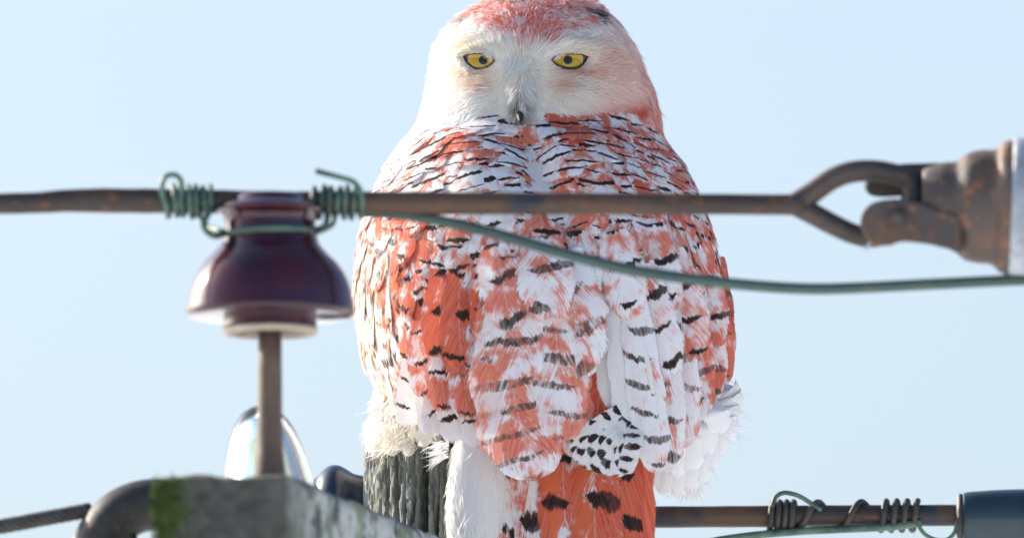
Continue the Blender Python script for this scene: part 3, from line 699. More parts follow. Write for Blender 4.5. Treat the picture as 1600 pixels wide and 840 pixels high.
def build_eye(E):
    cxp = E['up'][:, 0].mean(); cyp = 96.
    pc = hit(cxp, cyp); slope = float((hit(cxp+14, cyp)[1]-hit(cxp-14, cyp)[1])/28)
    R_ = 36.
    def lens(px, py, off):
        dx, dy = px-cxp, py-cyp
        y = pc[1] + slope*dx*.7 - (np.sqrt(np.maximum(R_**2-dx**2-dy**2, 60))-R_*.80)*S*.8 - off
        y = np.minimum(y, hit(px, py)[..., 1]-.0007-off)
        return W(px, py, y)
    def patch(x0, x1, off, shrink=0.):
        xs2 = x0+(x1-x0)*(.5-.5*np.cos(np.linspace(0, np.pi, 33)))
        us = spline(E['up'], 6); ls = spline(E['lo'], 6)
        u_ = np.interp(xs2, us[:, 0], us[:, 1]); l_ = np.interp(xs2, ls[:, 0], ls[:, 1])
        return xs2, u_, l_
    xa, ua_, la_ = patch(E['up'][0, 0], E['up'][-1, 0], 0)
    tt = np.linspace(0, 1, 15)
    PX_ = np.repeat(xa[:, None], 15, 1); PY_ = ua_[:, None]+(la_-ua_)[:, None]*tt
    eye = link('eye', mesh('eye', lens(PX_, PY_, 0.), grid_faces(1, 33, 15)), M['eye_black'], owl)
    # iris: clipped to the lids and to a circle
    xi = np.linspace(E['ir'][0], E['ir'][1], 41); icx = (E['ir'][0]+E['ir'][1])/2; ir_ = (E['ir'][1]-E['ir'][0])/2
    us = spline(E['up'], 6); ls = spline(E['lo'], 6)
    cv = np.sqrt(np.maximum(1-((xi-icx)/(ir_+.5))**2, 0))*ir_*1.05
    u_ = np.maximum(np.interp(xi, us[:, 0], us[:, 1])+.9, 95-cv); l_ = np.minimum(np.interp(xi, ls[:, 0], ls[:, 1])-1.0, 95+cv); l_ = np.maximum(l_, u_+.05)
    PX_ = np.repeat(xi[:, None], 15, 1); PY_ = u_[:, None]+(l_-u_)[:, None]*tt
    link('iris', mesh('iris', lens(PX_, PY_, .0005), grid_faces(1, 41, 15)), M['iris'], eye)
    r_ = np.linspace(0, 6.9, 6)[:, None]; a_ = np.linspace(0, tp, 33)[None, :]
    link('pupil', mesh('pupil', lens(E['pu'][0]+r_*np.cos(a_), E['pu'][1]+r_*np.sin(a_), .0009), grid_faces(1, 6, 33)), M['eye_black'], eye)
    us = spline(E['up'], 5); ls = spline(E['lo'], 5)
    for nm, cvv, rad in (('lower_lid', ls, 1.4), ('upper_lid', us, 1.1)):
        tube(nm, lens(cvv[:, 0], cvv[:, 1], .0004), rad*S*(.5+.9*np.sin(np.linspace(.15, np.pi-.15, len(cvv)))), M['eye_black'], eye, 8)
for E in EYES: build_eye(E)

# beak
bt = hit(813, 176)
bp = spline([bt+np.array([0, .016, .012]), bt+np.array([0, .009, .006]), bt+np.array([0, .0035, .000]), W(813.5, 191, bt[1]-.006)], 6)
tube('beak', bp, np.interp(np.linspace(0, 1, len(bp)), [0, .5, .85, 1], [.0040, .0038, .0030, .0008]), M['beak'], owl, 14, (1, 1))

# facial and crown plumage -----------------------------------------
def head_roots(n, front=True):
    if front:
        px = 590+rs.rand(n)*470; py = -6+rs.rand(n)*260
        L_ = np.interp(py, SEC[:, 0]-10, SEC[:, 1])+3; R2 = np.interp(py, SEC[:, 0]-16, SEC[:, 2])-3
        lim = 197-4*np.exp(-((px-815)/60)**2)-.10*np.clip(px-880, 0, 140)+.30*np.clip(765-px, 0, 200)
        k_ = (px > L_) & (px < R2) & (py < lim); px, py = px[k_], py[k_]
        P = hit(px, py); return P, px, py
def head_flow(px, py, P, N_):
    dx, dy = px-814, py-128                                   # away from the bill, more and more downwards
    ang = np.stack([dx, 0*dx, -dy], -1); ang = unit(ang)
    w_ = sstep(105, 30, py)[:, None]
    fore = unit(np.stack([dx*.010, 0*dx+.6, .6-.012*np.abs(dx)], -1))
    t = unit(ang*(1-w_)+fore*w_)
    low = sstep(150, 195, py)[:, None]; t = unit(t*(1-low)+low*np.stack([dx*.006, 0*dx, -1+0*dx], -1))
    nose = (np.exp(-((px-814)/24)**2)*sstep(96, 112, py))[:, None]
    t = unit(t*(1-nose)+nose*np.stack([dx*.03, 0*dx, -1+0*dx], -1))
    t = t+rs.randn(*t.shape)*.16
    return unit(t-N_*np.sum(t*N_, -1)[:, None])
def face_layer(name, n, L0, L1, w0, w1, lift, curl, sel=None):
    P, px, py = head_roots(n); N_ = normal(P, True); T = head_flow(px, py, P, N_)
    L = L0+(L1-L0)*rs.rand(len(P)); crown = sstep(75, 45, py); L = L*(1-.5*crown)
    k_ = np.ones(len(P), bool)
    for f in (0, .35, .7, 1.):
        q = proj(P+T*(L*f)[:, None]+N_*(L*lift*.5*f)[:, None]); k_ &= ~in_eye(q[0], q[1], 1.2 if f == 0 else .3)
    if sel is not None: k_ &= sel(px, py)
    P, N_, T, L, px, py = P[k_], N_[k_], T[k_], L[k_], px[k_], py[k_]
    C = head_colour(px, py, rs); wd = (w0+(w1-w0)*rs.rand(len(P)))*(1+1.3*sstep(80, 45, py))
    return strands(name, P-N_*.0006, N_, T, L, wd, C, owl, lift, 4, curl)
face_layer('face_plumage', 36000, .006, .011, .0007, .0012, .22, .10)
face_layer('face_plumage', 16000, .008, .014, .0005, .0008, .32, .16)
# long bristles fanning down over the bill
n = 5200; sgn = np.where(rs.rand(n) < .5, -1, 1); px = 814+sgn*np.abs(rs.randn(n))*9; py = 86+rs.rand(n)*82
P = hit(px, py); N_ = normal(P, True); T = unit(np.stack([sgn*(.05+.55*rs.rand(n)**1.5), -.10+.15*rs.rand(n), -np.ones(n)], -1))
C = np.where((rs.rand(n) < .7)[:, None], WHITE*np.array([.93, .97, 1.0]), CREAM)*(.84+.18*rs.rand(n, 1)); C = C*(1-.70*(sstep(138, 162, py)*np.exp(-((px-813)/11)**2))[:, None])*(1-.4*(np.exp(-((px-814)/2.5)**2)*sstep(108, 125, py))[:, None])
strands('bill_bristles', P, N_, T, (.006+.010*rs.rand(n))*(1-.3*sstep(140, 165, py)), .0008, C, owl, .28, 5, .15)
# hooded brow over each eye
for E in EYES:
    n = 420; us = spline(E['up'], 8); k_ = rs.randint(0, len(us), n); px = us[k_, 0]+rs.randn(n)*2; py = us[k_, 1]-2-rs.rand(n)*7
    P = hit(px, py); N_ = normal(P, True); s_ = np.sign(E['up'][:, 0].mean()-814)
    T = unit(np.stack([s_*(.8+.4*rs.rand(n)), -.35*np.ones(n), -.10-.35*rs.rand(n)], -1))
    ol = np.vstack([spline(E['up'], 8), spline(E['lo'], 8)]); cc_ = ol.mean(0); k2 = rs.randint(0, len(ol), 700); dv = unit(ol[k2]-cc_+rs.randn(700, 2)*3)
    qx = ol[k2]+dv*(2.0+rs.rand(700, 1)*2.5); P2 = hit(qx[:, 0], qx[:, 1]); N2_ = normal(P2, True); T2 = unit(np.stack([dv[:, 0], -.15+0*dv[:, 0], -dv[:, 1]], -1))
    strands('eye_ring', P2, N2_, T2, .004+.004*rs.rand(700), .0010, head_colour(qx[:, 0], qx[:, 1], rs), owl, .35, 4, .1)
    strands('brow', P-N_*.0004, N_, T, .003+.003*rs.rand(n), .0008, head_colour(px, py, rs)*.97, owl, .25, 4, .1)
# ragged crown edge, nape and the far side of the head
n = 15000; ph = rs.rand(n)*tp; zt = W(np.full(n, 800.), -5+rs.rand(n)**.8*225, 0.)[:, 2]; cx, a, bf, bb = sec(zt)
P = snap(np.stack([cx+a*np.sin(ph), np.cos(ph)*bb, zt], -1)); k_ = P[:, 1] > -.045; P = P[k_]
N_ = normal(P); T = unit(np.stack([.2*N_[:, 0], .9*N_[:, 1]*0+.35, -.9+0*N_[:, 0]], -1)+rs.randn(len(P), 3)*.15); T = unit(T-N_*np.sum(T*N_, -1)[:, None])
px, py = proj(P); C = head_colour(px, py, rs)
strands('nape_plumage', P-N_*.0006, N_, T, .009+.008*rs.rand(len(P)), .0013, C, owl, .30, 4, .12)

# ---- contour feathers -----------------------------------------------
def shape(v, tip=.42, root_=.45):
    s_ = np.where(v < 1-tip, root_+(1-root_)*np.sin(np.clip(v/(1-tip), 0, 1)*np.pi/2), np.sqrt(np.maximum(1-((v-(1-tip))/tip)**2.2, 0)))
    return np.maximum(s_, .03)
def on_body(P0, T, L, wd, off, lift, R=11, C=7, tip=.42, camber=.09, rs=rs, bend=None):
    """feather sheets lying on the body: N,R,C,3"""
    n = len(P0); v = np.linspace(0, 1, R); u = np.linspace(-1, 1, C)
    N0 = normal(P0); B0 = unit(np.cross(N0, T)); bend = np.zeros(n) if bend is None else bend
    ctr_ = P0[:, None]+T[:, None]*(L[:, None]*v)[..., None]+B0[:, None]*((bend*L)[:, None]*v**2)[..., None]
    ph_ = rs.rand(n)*9
    edge = 1+.10*np.sin(v[None, :, None]*17+ph_[:, None, None]+np.sign(u)[None, None]*2)*np.abs(u)[None, None]
    q = ctr_[:, :, None]+B0[:, None, None]*((wd*.5)[:, None, None]*shape(v, tip)[None, :, None]*u[None, None]*edge)[..., None]
    q = q + T[:, None, None]*((L*.05)[:, None, None]*(rs.rand(n, 1, C)-.5)*(v**4)[None, :, None])[..., None]
    s_ = snap(q); nn = normal(s_)
    h_ = off[:, None, None]+(lift[:, None]*v**1.3)[:, :, None]-(wd*camber)[:, None, None]*(u**2)[None, None]*(.3+.7*v)[None, :, None]*.35
    h_ = h_+back_relief(s_)
    return s_+nn*h_[..., None]
UVG = {}
def uvgrid(n, R, C):
    u, v = np.meshgrid(np.linspace(0, 1, C), np.linspace(0, 1, R)); return np.tile(np.stack([u, v], -1).reshape(-1, 2), (n, 1))
def feather_mesh(name, G, pa, pb, pc=None):
    n, R, C = G.shape[:3]; k = R*C
    return mesh(name, G.reshape(-1, 3), grid_faces(n, R, C), True, uvgrid(n, R, C), {'pa': np.repeat(pa, k, 0), 'pb': np.repeat(pb, k, 0), 'pc': np.repeat(np.tile([0, .15, 0, .2], (n, 1)) if pc is None else pc, k, 0)})

def dye(px, py, rs):
    """how much orange a feather carries"""
    n = len(px); o = .47+.42*(fbm(px/60, py/45, 3.1)-.5)*2+.30*(rs.rand(n)-.5)
    o += .40*gauss(px, py, 700, 560, 60, 70)+.35*gauss(px, py, 620, 470, 50, 60)+.25*gauss(px, py, 700, 250, 110, 50)+.28*gauss(px, py, 960, 215, 110, 40)
    o += .42*gauss(px, py, 1130, 500, 30, 90)+.22*gauss(px, py, 1050, 350, 60, 80)+.12*gauss(px, py, 820, 420, 80, 60)
    o -= .55*gauss(px, py, 650, 680, 90, 55)+.5*gauss(px, py, 575, 560, 30, 90)+.30*gauss(px, py, 880, 590, 60, 90)+.25*gauss(px, py, 770, 230, 40, 40)+.25*gauss(px, py, 1000, 260, 60, 40)
    o -= .45*gauss(px, py, 570, 260, 60, 60)+.5*gauss(px, py, 620, 225, 40, 40)
    o += .12*gauss(px, py, 1000, 430, 130, 90)
    return np.clip(o, -.3, .95)
rows = []
zrow = 190.
while zrow < 735:
    f = sstep(200, 420, zrow); g2 = sstep(540, 660, zrow)
    rows.append((zrow, 19+6*f-8*g2, 64-16*f-16*g2)); zrow += 19+6*f-8*g2
P0, LL, WW, RW = [], [], [], []
for ri, (pyr, stepr, wr) in enumerate(rows):
    zr = float(W(800, pyr, 0.)[2]); cx, a, bf, bb = sec(np.array([zr])); per = 2*np.pi*float(np.sqrt((a**2+((bf+bb)/2)**2)/2)[0])
    nn_ = int(per/(wr*S*.62)); ph = (np.arange(nn_)+.5*(ri % 2)+.35*(rs.rand(nn_)-.5))/nn_*tp
    z_ = zr+rs.randn(nn_)*stepr*S*.38 + (np.cos(ph)-.6)*0.014*sstep(480, 300, pyr)
    cx, a, bf, bb = sec(z_)
    p = snap(np.stack([cx+a*np.sin(ph), -np.cos(ph)*bf, z_], -1))
    P0.append(p); LL.append(np.full(nn_, stepr*3.1)*(.85+.3*rs.rand(nn_))); WW.append(np.full(nn_, wr)*(.65+.65*rs.rand(nn_))); RW.append(np.full(nn_, pyr))
P0 = np.vstack(P0); LL = np.concatenate(LL)*S; WW = np.concatenate(WW)*S; RW = np.concatenate(RW)
N_ = normal(P0); px, py = proj(P0)
side = N_[:, 0]
dn_ = np.stack([-.30*side*sstep(420, 240, RW)-.10*side*sstep(480, 640, RW)+.10*rs.randn(len(P0)), 0*side, -np.ones(len(P0))], -1)
T = unit(dn_-N_*np.sum(dn_*N_, -1)[:, None])
# narrow, drooping covert feathers on the flanks
fl = sstep(.55, .85, np.abs(side))*sstep(330, 400, RW); WW = WW*(1-.40*fl); LL = LL*(1+.35*fl)
off = -.0008+.0016*rs.rand(len(P0)); lift = (.0022+.0020*rs.rand(len(P0)))*(1-.25*sstep(380, 240, RW))
G = on_body(P0, T, LL, WW, off, lift, bend=rs.randn(len(P0))*.05)
tpx, tpy = proj(G[:, 9, 3])
keep = (tpy > 197-4*np.exp(-((tpx-815)/60)**2)-.10*np.clip(tpx-880, 0, 140)+.30*np.clip(765-tpx, 0, 200)) | (P0[:, 1] > .0)
G, P0, LL, WW, RW, N_ = G[keep], P0[keep], LL[keep], WW[keep], RW[keep], N_[keep]
mid = G[:, 8, 3]; mpx, mpy = proj(mid); Nm = normal(mid)
n = len(P0)
orange = dye(mpx, mpy, rs)
bars = np.clip(.64+.9*(rs.rand(n)-.5)+.25*sstep(330, 250, mpy)-.1*gauss(mpx, mpy, 850, 420, 120, 60), 0, 1)
bars *= (1-.45*sstep(640, 580, mpx))*(1-.8*gauss(mpx, mpy, 610, 230, 40, 40))
bars *= 1-.85*gauss(mpx, mpy, 590, 640, 60, 60)*(rs.rand(n) < .8)
cream = np.clip(sstep(660, 570, mpx)*sstep(340, 480, mpy)*.75+.15*rs.rand(n), 0, 1)  # cream rises to the left: warm sunlit edge put into the colour
washv = np.clip(.35*rs.rand(n)+.35*sstep(380, 430, mpy)*sstep(620, 700, mpx), 0, 1)*(1-.8*gauss(mpx, mpy, 640, 670, 100, 60))
nbv = 1.75+.35*rs.rand(n)+.55*sstep(400, 320, mpy); bwv = np.where(mpy < 330, .095, .095)*(.75+.5*rs.rand(n)); phs = .5-nbv*(.74+.08*rs.randn(n))-.10
pa = np.stack([orange, bars, rs.rand(n), nbv], -1); pb = np.stack([cream, washv, bwv, phs % 1.0], -1)
# the feathers that show largest become objects of their own
vis = (Nm[:, 1] < -.25) & (mpy < 655) & ~((mpx > 770) & (mpx < 1140) & (mpy > 520))
size = LL*WW*np.clip(-Nm[:, 1], 0, 1)*vis*sstep(560, 640, mpx)
big = np.zeros(n, bool); big[np.argsort(-size)[:250]] = True; big &= size > 0
pc = np.stack([.45*sstep(640, 590, mpx), .10+.25*rs.rand(n), .18*sstep(360, 300, mpy), np.clip(.25+.5*(rs.rand(n)-.5)+.35*sstep(330, 420, mpy)*sstep(740, 800, mpx), 0, .8)*sstep(.0, .1, 1.0)], -1)
coat = tag(link('contour_feathers', feather_mesh('contour_feathers', G[~big], pa[~big], pb[~big], pc[~big]), M['feather'], owl), kind='stuff')
mantle = body
for i in np.where(big)[0]:
    link('back_feather', feather_mesh('back_feather', G[i:i+1], pa[i:i+1], pb[i:i+1], pc[i:i+1]), M['feather'], mantle)

# ---- long feathers of the folded wings and the tail ---------------------
def quill(name, pts, width, ys, parent, orange=.3, bars=.5, nb=4., bw=.12, cream=0., wash=.3, seed=None, tip=.25, camber=.14, root_=.6, R=26, C=11, roll=0., ph=.5, soft=0., chev=.2, pale=.1):
    """a long feather through photo points pts (root to tip) at depths ys, width in photo px"""
    Pp = spline(np.array(pts, float), 10); t = np.linspace(0, 1, len(Pp)); tv = np.linspace(0, 1, R)
    Pp = np.stack([np.interp(tv, t, Pp[:, k]) for k in (0, 1)], -1); yv = np.interp(tv, np.linspace(0, 1, len(ys)), ys)
    c = W(Pp[:, 0], Pp[:, 1], yv); T_ = unit(np.gradient(c, axis=0)); nrm_ = np.array([math.sin(roll), -math.cos(roll), 0.]); nrm_ = np.tile(nrm_, (R, 1))
    B_ = unit(np.cross(nrm_, T_)); Nn = unit(np.cross(T_, B_)); Nn = Nn*np.sign(-Nn[:, 1:2]*math.cos(roll)+1e-6)
    u = np.linspace(-1, 1, C); hw_ = width*S*.5*shape(tv, tip, root_)
    sd_ = rs.rand() if seed is None else seed
    wob_ = 1+.05*np.sin(tv*23+sd_*40)[:, None]*np.abs(u)[None]
    G_ = c[:, None]+B_[:, None]*(hw_[:, None]*u*wob_)[..., None]-Nn[:, None]*((u**2)[None]*camber*hw_[:, None])[..., None]
    G_ = G_ + T_[:, None]*((rs.rand(1, C)-.5)*width*S*.05*(tv**6)[:, None])[..., None]
    return link(name, feather_mesh(name, G_[None], np.array([[orange, bars, sd_, nb]]), np.array([[cream, wash, bw, ph]]), np.array([[soft, chev, 0, pale]])), M['feather'], parent)

tail = root('tail', (0, 0, 0)); tail.parent = owl; tail.matrix_parent_inverse = Matrix.Translation(-Vector(ORG[owl.name])); ORG[tail.name] = (0, 0, 0)
ty = lambda k: [-.104-k, -.126-k, -.146-k]
quill('tail_feather', [(792, 640), (788, 740), (806, 930)], 66, ty(-.004), tail, .38, .25, 4, .10, .25, .6, .31, .15, pale=.7)
quill('tail_feather', [(825, 640), (826, 740), (838, 930)], 66, ty(-.002), tail, .50, .75, 4.2, .13, .1, .4, .62, .15)
quill('tail_feather', [(1000, 640), (994, 740), (990, 930)], 66, ty(-.001), tail, 1.4, .05, 4, .1, 0, .2, .12, .15)
quill('tail_feather', [(975, 640), (968, 740), (968, 930)], 84, ty(.001), tail, 1.25, .75, 4.6, .12, 0, .2, .52, .15, ph=.25)
quill('tail_feather', [(880, 640), (880, 740), (888, 930)], 88, ty(.002), tail, .80, 1., 4.4, .11, 0, .3, .77, .15, ph=.70)
quill('tail_feather', [(930, 640), (928, 740), (932, 930)], 92, ty(.004), tail, .85, 1., 4.4, .115, 0, .3, .23, .15, ph=.78)

wl = root('wing', (0, 0, 0)); wl.parent = owl; wl.matrix_parent_inverse = Matrix.Translation(-Vector(ORG[owl.name])); ORG[wl.name] = (0, 0, 0)
wr_ = root('wing', (0, 0, 0)); wr_.parent = owl; wr_.matrix_parent_inverse = Matrix.Translation(-Vector(ORG[owl.name])); ORG[wr_.name] = (0, 0, 0)
def yb(px, py): return float(hit(np.array(px, float), np.array(min(py, 640.), float))[1])
def wq(parent, pts, width, k, **kw):
    """wing feather following the body, k mm in front of it"""
    ys = [yb(p[0], p[1])-.001*(k*(.45+.55*i/(len(pts)-1))) for i, p in enumerate(pts)]
    if pts[0][0] > 765: kw.setdefault('pale', .6 if pts[0][0] < 1070 else .3)
    ys = np.minimum.accumulate(np.array(ys)-np.arange(len(ys))*.0).tolist()
    return quill('flight_feather', pts, width, ys, parent, **kw)
# left wing: white lower edge with spots, the deep orange patch, then the long barred lobe
for i, (x0, y0, x1, y1, w_) in enumerate([(640, 560, 640, 668, 40), (668, 565, 676, 684, 42), (700, 570, 712, 694, 46), (735, 575, 748, 700, 48), (765, 580, 776, 706, 46)]):
    wq(wl, [(x0, y0), ((x0+x1)/2-4, (y0+y1)/2), (x1, y1)], w_, 4+i*.4, orange=-.25, bars=.8, nb=2.6, bw=.075, cream=.12, wash=.25, ph=.65+.05*i)
for i, (x0, y0, x1, y1, w_) in enumerate([(655, 500, 665, 622, 46), (690, 510, 696, 645, 52), (722, 505, 732, 656, 56), (742, 500, 752, 640, 44)]):
    wq(wl, [(x0, y0), ((x0+x1)/2-3, (y0+y1)/2), (x1, y1)], w_, 6.5+i*.4, orange=.72, bars=.6, nb=2.5, bw=.07, wash=.5, ph=.15, pale=.4)
for i, (x0, y0, x1, y1, w_) in enumerate([(690, 420, 690, 560, 62), (718, 420, 722, 575, 66), (752, 425, 765, 540, 50)]):
    wq(wl, [(x0, y0), ((x0+x1)/2-3, (y0+y1)/2), (x1, y1)], w_, 9+i*.5, orange=.85, bars=.9, nb=2.3, bw=.085, wash=.4, ph=.42, pale=.15)
wq(wl, [(795, 430), (800, 600), (838, 748)], 138, 9, orange=.60, bars=.95, nb=8., bw=.14, wash=.55, soft=.75, seed=.41, tip=.30, R=40, C=15)
wq(wl, [(860, 430), (872, 560), (880, 690)], 92, 7.5, orange=.56, bars=.95, nb=6., bw=.15, wash=.5, soft=.7, seed=.15, tip=.3, R=34, C=13)
wq(wl, [(800, 400), (806, 500), (812, 600)], 110, 12, orange=.46, bars=.8, nb=3., bw=.10, wash=.25, soft=.35, seed=.63, tip=.45)
wq(wl, [(880, 390), (898, 490), (905, 596)], 104, 12.5, orange=.42, bars=.95, nb=3.2, bw=.16, wash=.3, soft=.75, seed=.87, tip=.45)
wq(wl, [(775, 380), (785, 440), (800, 520)], 84, 14, orange=.6, bars=.8, nb=2.2, bw=.09, wash=.4, soft=.1, seed=.21, tip=.5)
wq(wl, [(845, 370), (852, 430), (858, 506)], 96, 14.5, orange=.42, bars=.8, nb=2.4, bw=.10, wash=.4, soft=.3, seed=.93, tip=.5)
wq(wl, [(905, 360), (908, 420), (915, 480)], 70, 13.5, orange=.4, bars=.8, nb=2.2, bw=.12, wash=.4, seed=.35, tip=.5)
# deep between the wings: orange rump and the black and white barred coverts
wq(wl, [(942, 500), (940, 580), (930, 668)], 70, 3, orange=1.3, bars=.1, nb=3, wash=.2, pale=.05, seed=.51)
wq(wl, [(905, 560), (900, 640), (905, 716)], 60, 2.5, orange=.55, bars=.1, nb=3, wash=.6, seed=.71)
# right wing
RWG = [((1120, 400), (1128, 500), (1128, 606), 44, .62, .8, .3), ((1100, 410), (1110, 520), (1112, 628), 52, .42, .85, .1), ((1075, 420), (1088, 540), (1092, 660), 58, .25, .8, .8),
       ((1050, 425), (1062, 560), (1070, 700), 62, .08, .85, .45), ((1020, 430), (1036, 580), (1044, 742), 66, .04, .85, .6)]
for i, (a_, b_, c_, w_, og, br, sd0) in enumerate(RWG):
    wq(wr_, [a_, b_, c_], w_, 5+i*1.3, orange=og+.28, bars=br, nb=5.2+2*rs.rand(), bw=.09+.04*rs.rand(), wash=.3, soft=.2+.5*rs.rand(), chev=.7*rs.rand()-.1, ph=rs.rand(), seed=sd0, tip=.3, R=34, camber=.3)
wq(wr_, [(940, 430), (946, 540), (956, 640)], 40, 4, orange=-.4, bars=0., nb=3, cream=.15, wash=0., seed=.2, tip=.3, R=30)
wq(wr_, [(962, 440), (972, 580), (992, 700)], 48, 7, orange=-.4, bars=0., nb=3, cream=.1, wash=0., seed=.4, tip=.3, R=30)
for i, (p3, w_) in enumerate([([(926, 420), (948, 520), (958, 622)], 34), ([(932, 425), (962, 545), (984, 676)], 36), ([(940, 425), (980, 560), (1004, 712)], 40), ([(950, 425), (994, 560), (1022, 726)], 40)]):
    wq(wr_, p3, w_, 6+i*1.6, orange=-.4, bars=(0., .3, .75, .85)[i], nb=7+i, bw=.08, soft=.3, cream=.06, wash=.05, tip=.35, R=26, camber=.25, roll=-.15-.1*i)
wq(wr_, [(985, 430), (1006, 590), (1026, 740)], 62, 16.5, orange=.12, soft=.3, chev=.5, bars=.9, nb=7.3, bw=.11, wash=.3, seed=.66, tip=.3, R=36)
wq(wr_, [(1000, 410), (1022, 500), (1052, 590)], 76, 13.5, orange=.30, bars=.9, nb=3.4, bw=.10, wash=.3, seed=.56, tip=.45)
wq(wr_, [(1045, 390), (1068, 480), (1090, 560)], 76, 13.5, orange=.5, bars=.9, nb=3.2, bw=.09, wash=.5, seed=.17, tip=.45)
wq(wr_, [(1088, 380), (1108, 470), (1118, 545)], 60, 12, orange=.55, bars=.9, nb=3., bw=.09, wash=.5, seed=.77, tip=.45)
wq(wr_, [(960, 360), (975, 430), (985, 500)], 76, 14.5, orange=.40, bars=.9, nb=2.4, bw=.10, wash=.3, seed=.27, tip=.5)
wq(wr_, [(1015, 350), (1030, 420), (1045, 490)], 76, 14.8, orange=.55, bars=.9, nb=2.4, bw=.09, wash=.4, seed=.47, tip=.5)
for i, (tx, ty_) in enumerate([(892, 694), (891, 708), (897, 722), (910, 731), (926, 738), (944, 743), (961, 745), (975, 741)]):
    x0, y0 = 985+2*i, 632+2*i
    quill('barred_covert', [(x0, y0), (x0*.5+tx*.5+3, y0*.5+ty_*.5-3), (tx, ty_)], 30, [-.150, -.1585-.0003*i, -.1600-.0003*i], wr_, -.5, 1., 5.0+.3*math.sin(i*2.1), .27, .15, 0., (.13+.37*i) % 1, .16, .02, root_=.8, chev=.1)

# ---- down: flank, belly, legs --------------------------------------------
def plume_blob(name, c, rad, n, L, wd, flow, parent, colr, lift=.5, curl=.15, half=True, spread=.35):
    q = unit(rs.randn(n, 3)); 
    P = np.asarray(c)+q*np.asarray(rad); N_ = unit(q/np.asarray(rad)); T = unit(np.asarray(flow)+rs.randn(n, 3)*spread); T = unit(T-.75*N_*np.sum(T*N_, -1)[:, None])
    C = colr[0]+(colr[1]-colr[0])*rs.rand(n, 1)
    return strands(name, P-N_*.002, N_, T, L*(.6+.8*rs.rand(n)), wd, C, parent, lift, 5, curl, None, rs, .15)
def blob(name, c, rad, colr, parent, nz=.12):
    th_, ph_ = np.meshgrid(np.linspace(0, np.pi, 24), np.linspace(0, tp, 33), indexing='ij')
    q = np.stack([np.sin(th_)*np.cos(ph_), np.sin(th_)*np.sin(ph_), np.cos(th_)], -1)
    r_ = 1+nz*(fbm(q[..., 0]*2+9, q[..., 1]*2+9, q[..., 2]*2)-.5)*2
    V = np.asarray(c)+q*np.asarray(rad)*r_[..., None]
    return link(name, mesh(name, V, grid_faces(1, 24, 33), True, attrs={'col': np.tile([*colr, 1.], (24*33, 1))}), M['owl_skin'], parent)
fc = W(1064, 686, -.045); fk = blob('flank', fc, (.026, .030, .034), WHITE*.95, owl)
plume_blob('down', fc, (.026, .030, .034), 7000, .014, .0011, (.35, -.1, -1), fk, (WHITE*.97, WHITE*1.03), .12, .12, spread=.22)
n = 40; base = W(1085+rs.rand(n)*45, 590+rs.rand(n)*90, -.03-.05*rs.rand(n)); N_ = np.tile(unit(np.array([.7, -.6, 0.])), (n, 1))
strands('wisps', base, N_, unit(np.stack([.55+.5*rs.rand(n), -.2*rs.rand(n), -1.0+.7*rs.rand(n)], -1)), (.014+.020*rs.rand(n)), .0008, np.tile(WHITE, (n, 1)), fk, .5, 6, .25)
FT = [(1150, 628), (1152, 648), (1146, 672), (1138, 696), (1126, 716), (1112, 738), (1096, 758), (1078, 772), (1058, 779), (1040, 777), (1024, 766), (1104, 715), (1080, 740), (1056, 750), (1128, 680)]
for i, (tx, ty_) in enumerate(FT):
    x0 = 1040+(tx-1024)*.55; y0 = 600+(ty_-630)*.22; d_ = -.06-.0022*(i if i < 11 else i+4)
    quill('flank_feather', [(x0, y0), ((x0+tx)/2+8, (y0+ty_)/2-4), (tx, ty_)], 44+18*rs.rand(), [d_+.02, d_-.008, d_], fk, -.6, 0., 1.7, .04, .12, 0., rs.rand(), .4, .35, R=18, C=9, roll=.35)
lc = W(748, 770, -.118); lg = blob('leg', W(746, 790, -.116), (.024, .024, .075), WHITE*.92, owl, .06)
plume_blob('down', W(746, 790, -.116), (.024, .024, .075), 11000, .014, .0010, (.0, -.05, -1), lg, (WHITE*.97, WHITE*1.03), .14, .14, spread=.2)
n = 60; base = W(688+rs.rand(n)*14, 688+rs.rand(n)*30, -.135); N_ = np.tile(np.array([0., -1, 0]), (n, 1))
strands('wisps', base, N_, unit(np.stack([-.9-.3*rs.rand(n), -.2*rs.rand(n), -.5+.7*rs.rand(n)-.3], -1)), .008+.010*rs.rand(n), .0008, np.tile(WHITE, (n, 1)), lg, .3, 5, .2)
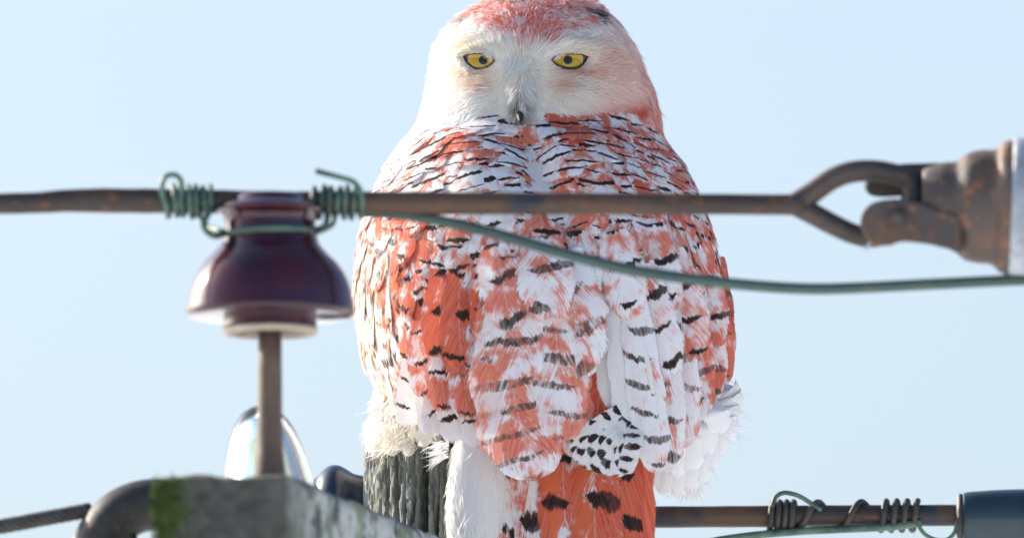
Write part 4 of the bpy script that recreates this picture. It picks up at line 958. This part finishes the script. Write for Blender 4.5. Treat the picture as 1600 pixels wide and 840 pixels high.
# belly fluff down on to the pole top, warm sunlight put into its cream colour
bc = W(632, 668, -.03); bl_ = blob('belly', bc, (.026, .045, .026), CREAM*.5+WHITE*.5, owl)
plume_blob('down', bc, (.027, .046, .026), 2600, .014, .0014, (-.25, -.1, -1), bl_, (CREAM*.6+WHITE*.4, WHITE), .3, .25)
n = 80
for i in range(n):
    x_ = 588+rs.rand()*92; y_ = 600+rs.rand()*75; l_ = 22+26*rs.rand(); dx_ = -16+24*rs.rand()-.12*(632-x_)
    if y_+l_ > 706: l_ = max(706-y_, 12)
    d_ = -.050-.028*rs.rand()+.0006*(632-x_)
    quill('belly_feather', [(x_, y_), (x_+dx_*.3, y_+l_*.5), (x_+dx_, y_+l_)], 16+12*rs.rand(), [d_, d_-.005, d_-.004-.012*rs.rand()], bl_, -.5, .5 if rs.rand() < .3 else 0., 1.6, .04, .5, 0., rs.rand(), .45, R=10, C=7, roll=rs.randn()*.5)
# feathered toes resting on the rim of the pole
M['toe'] = patchy('toe', [(.80, .72, .58), (.86, .80, .68), (.7, .6, .45)], 80, .9)
ft = root('foot', (0, 0, 0)); ft.parent = owl; ft.matrix_parent_inverse = Matrix.Translation(-Vector(ORG[owl.name])); ORG[ft.name] = (0, 0, 0)
for k, x_ in enumerate((590, 613, 638)):
    b_ = W(x_+8, 694, -.04); e_ = W(x_, 703, -.085+.012*(2-k)*.9)
    tube('toe', spline([b_, (b_+e_)/2+np.array([0, 0, .004]), e_], 6), np.linspace(.007, .005, 13), M['toe'], ft, 12)
n = 1100; x_ = 580+rs.rand(n)*90
P = W(x_, 655+rs.rand(n)*44+5*np.sin(x_*.19), -.045-.045*rs.rand(n)); N_ = np.tile(unit(np.array([-.2, -.9, .3])), (n, 1)); T = unit(np.stack([-.45+.35*rs.randn(n)-.006*(632-x_), -.4*np.ones(n), -.9+.35*rs.randn(n)], -1))
strands('toe_plumage', P, N_, T, .003+.009*rs.rand(n)**2, .0014, (CREAM*.4+WHITE*.6)*(.9+.2*rs.rand(n, 1)), ft, .3, 4, .25)
owl_label = 'snowy owl dyed orange, back turned and head facing round, yellow eyes half closed'
tag(owl, owl_label, 'owl')
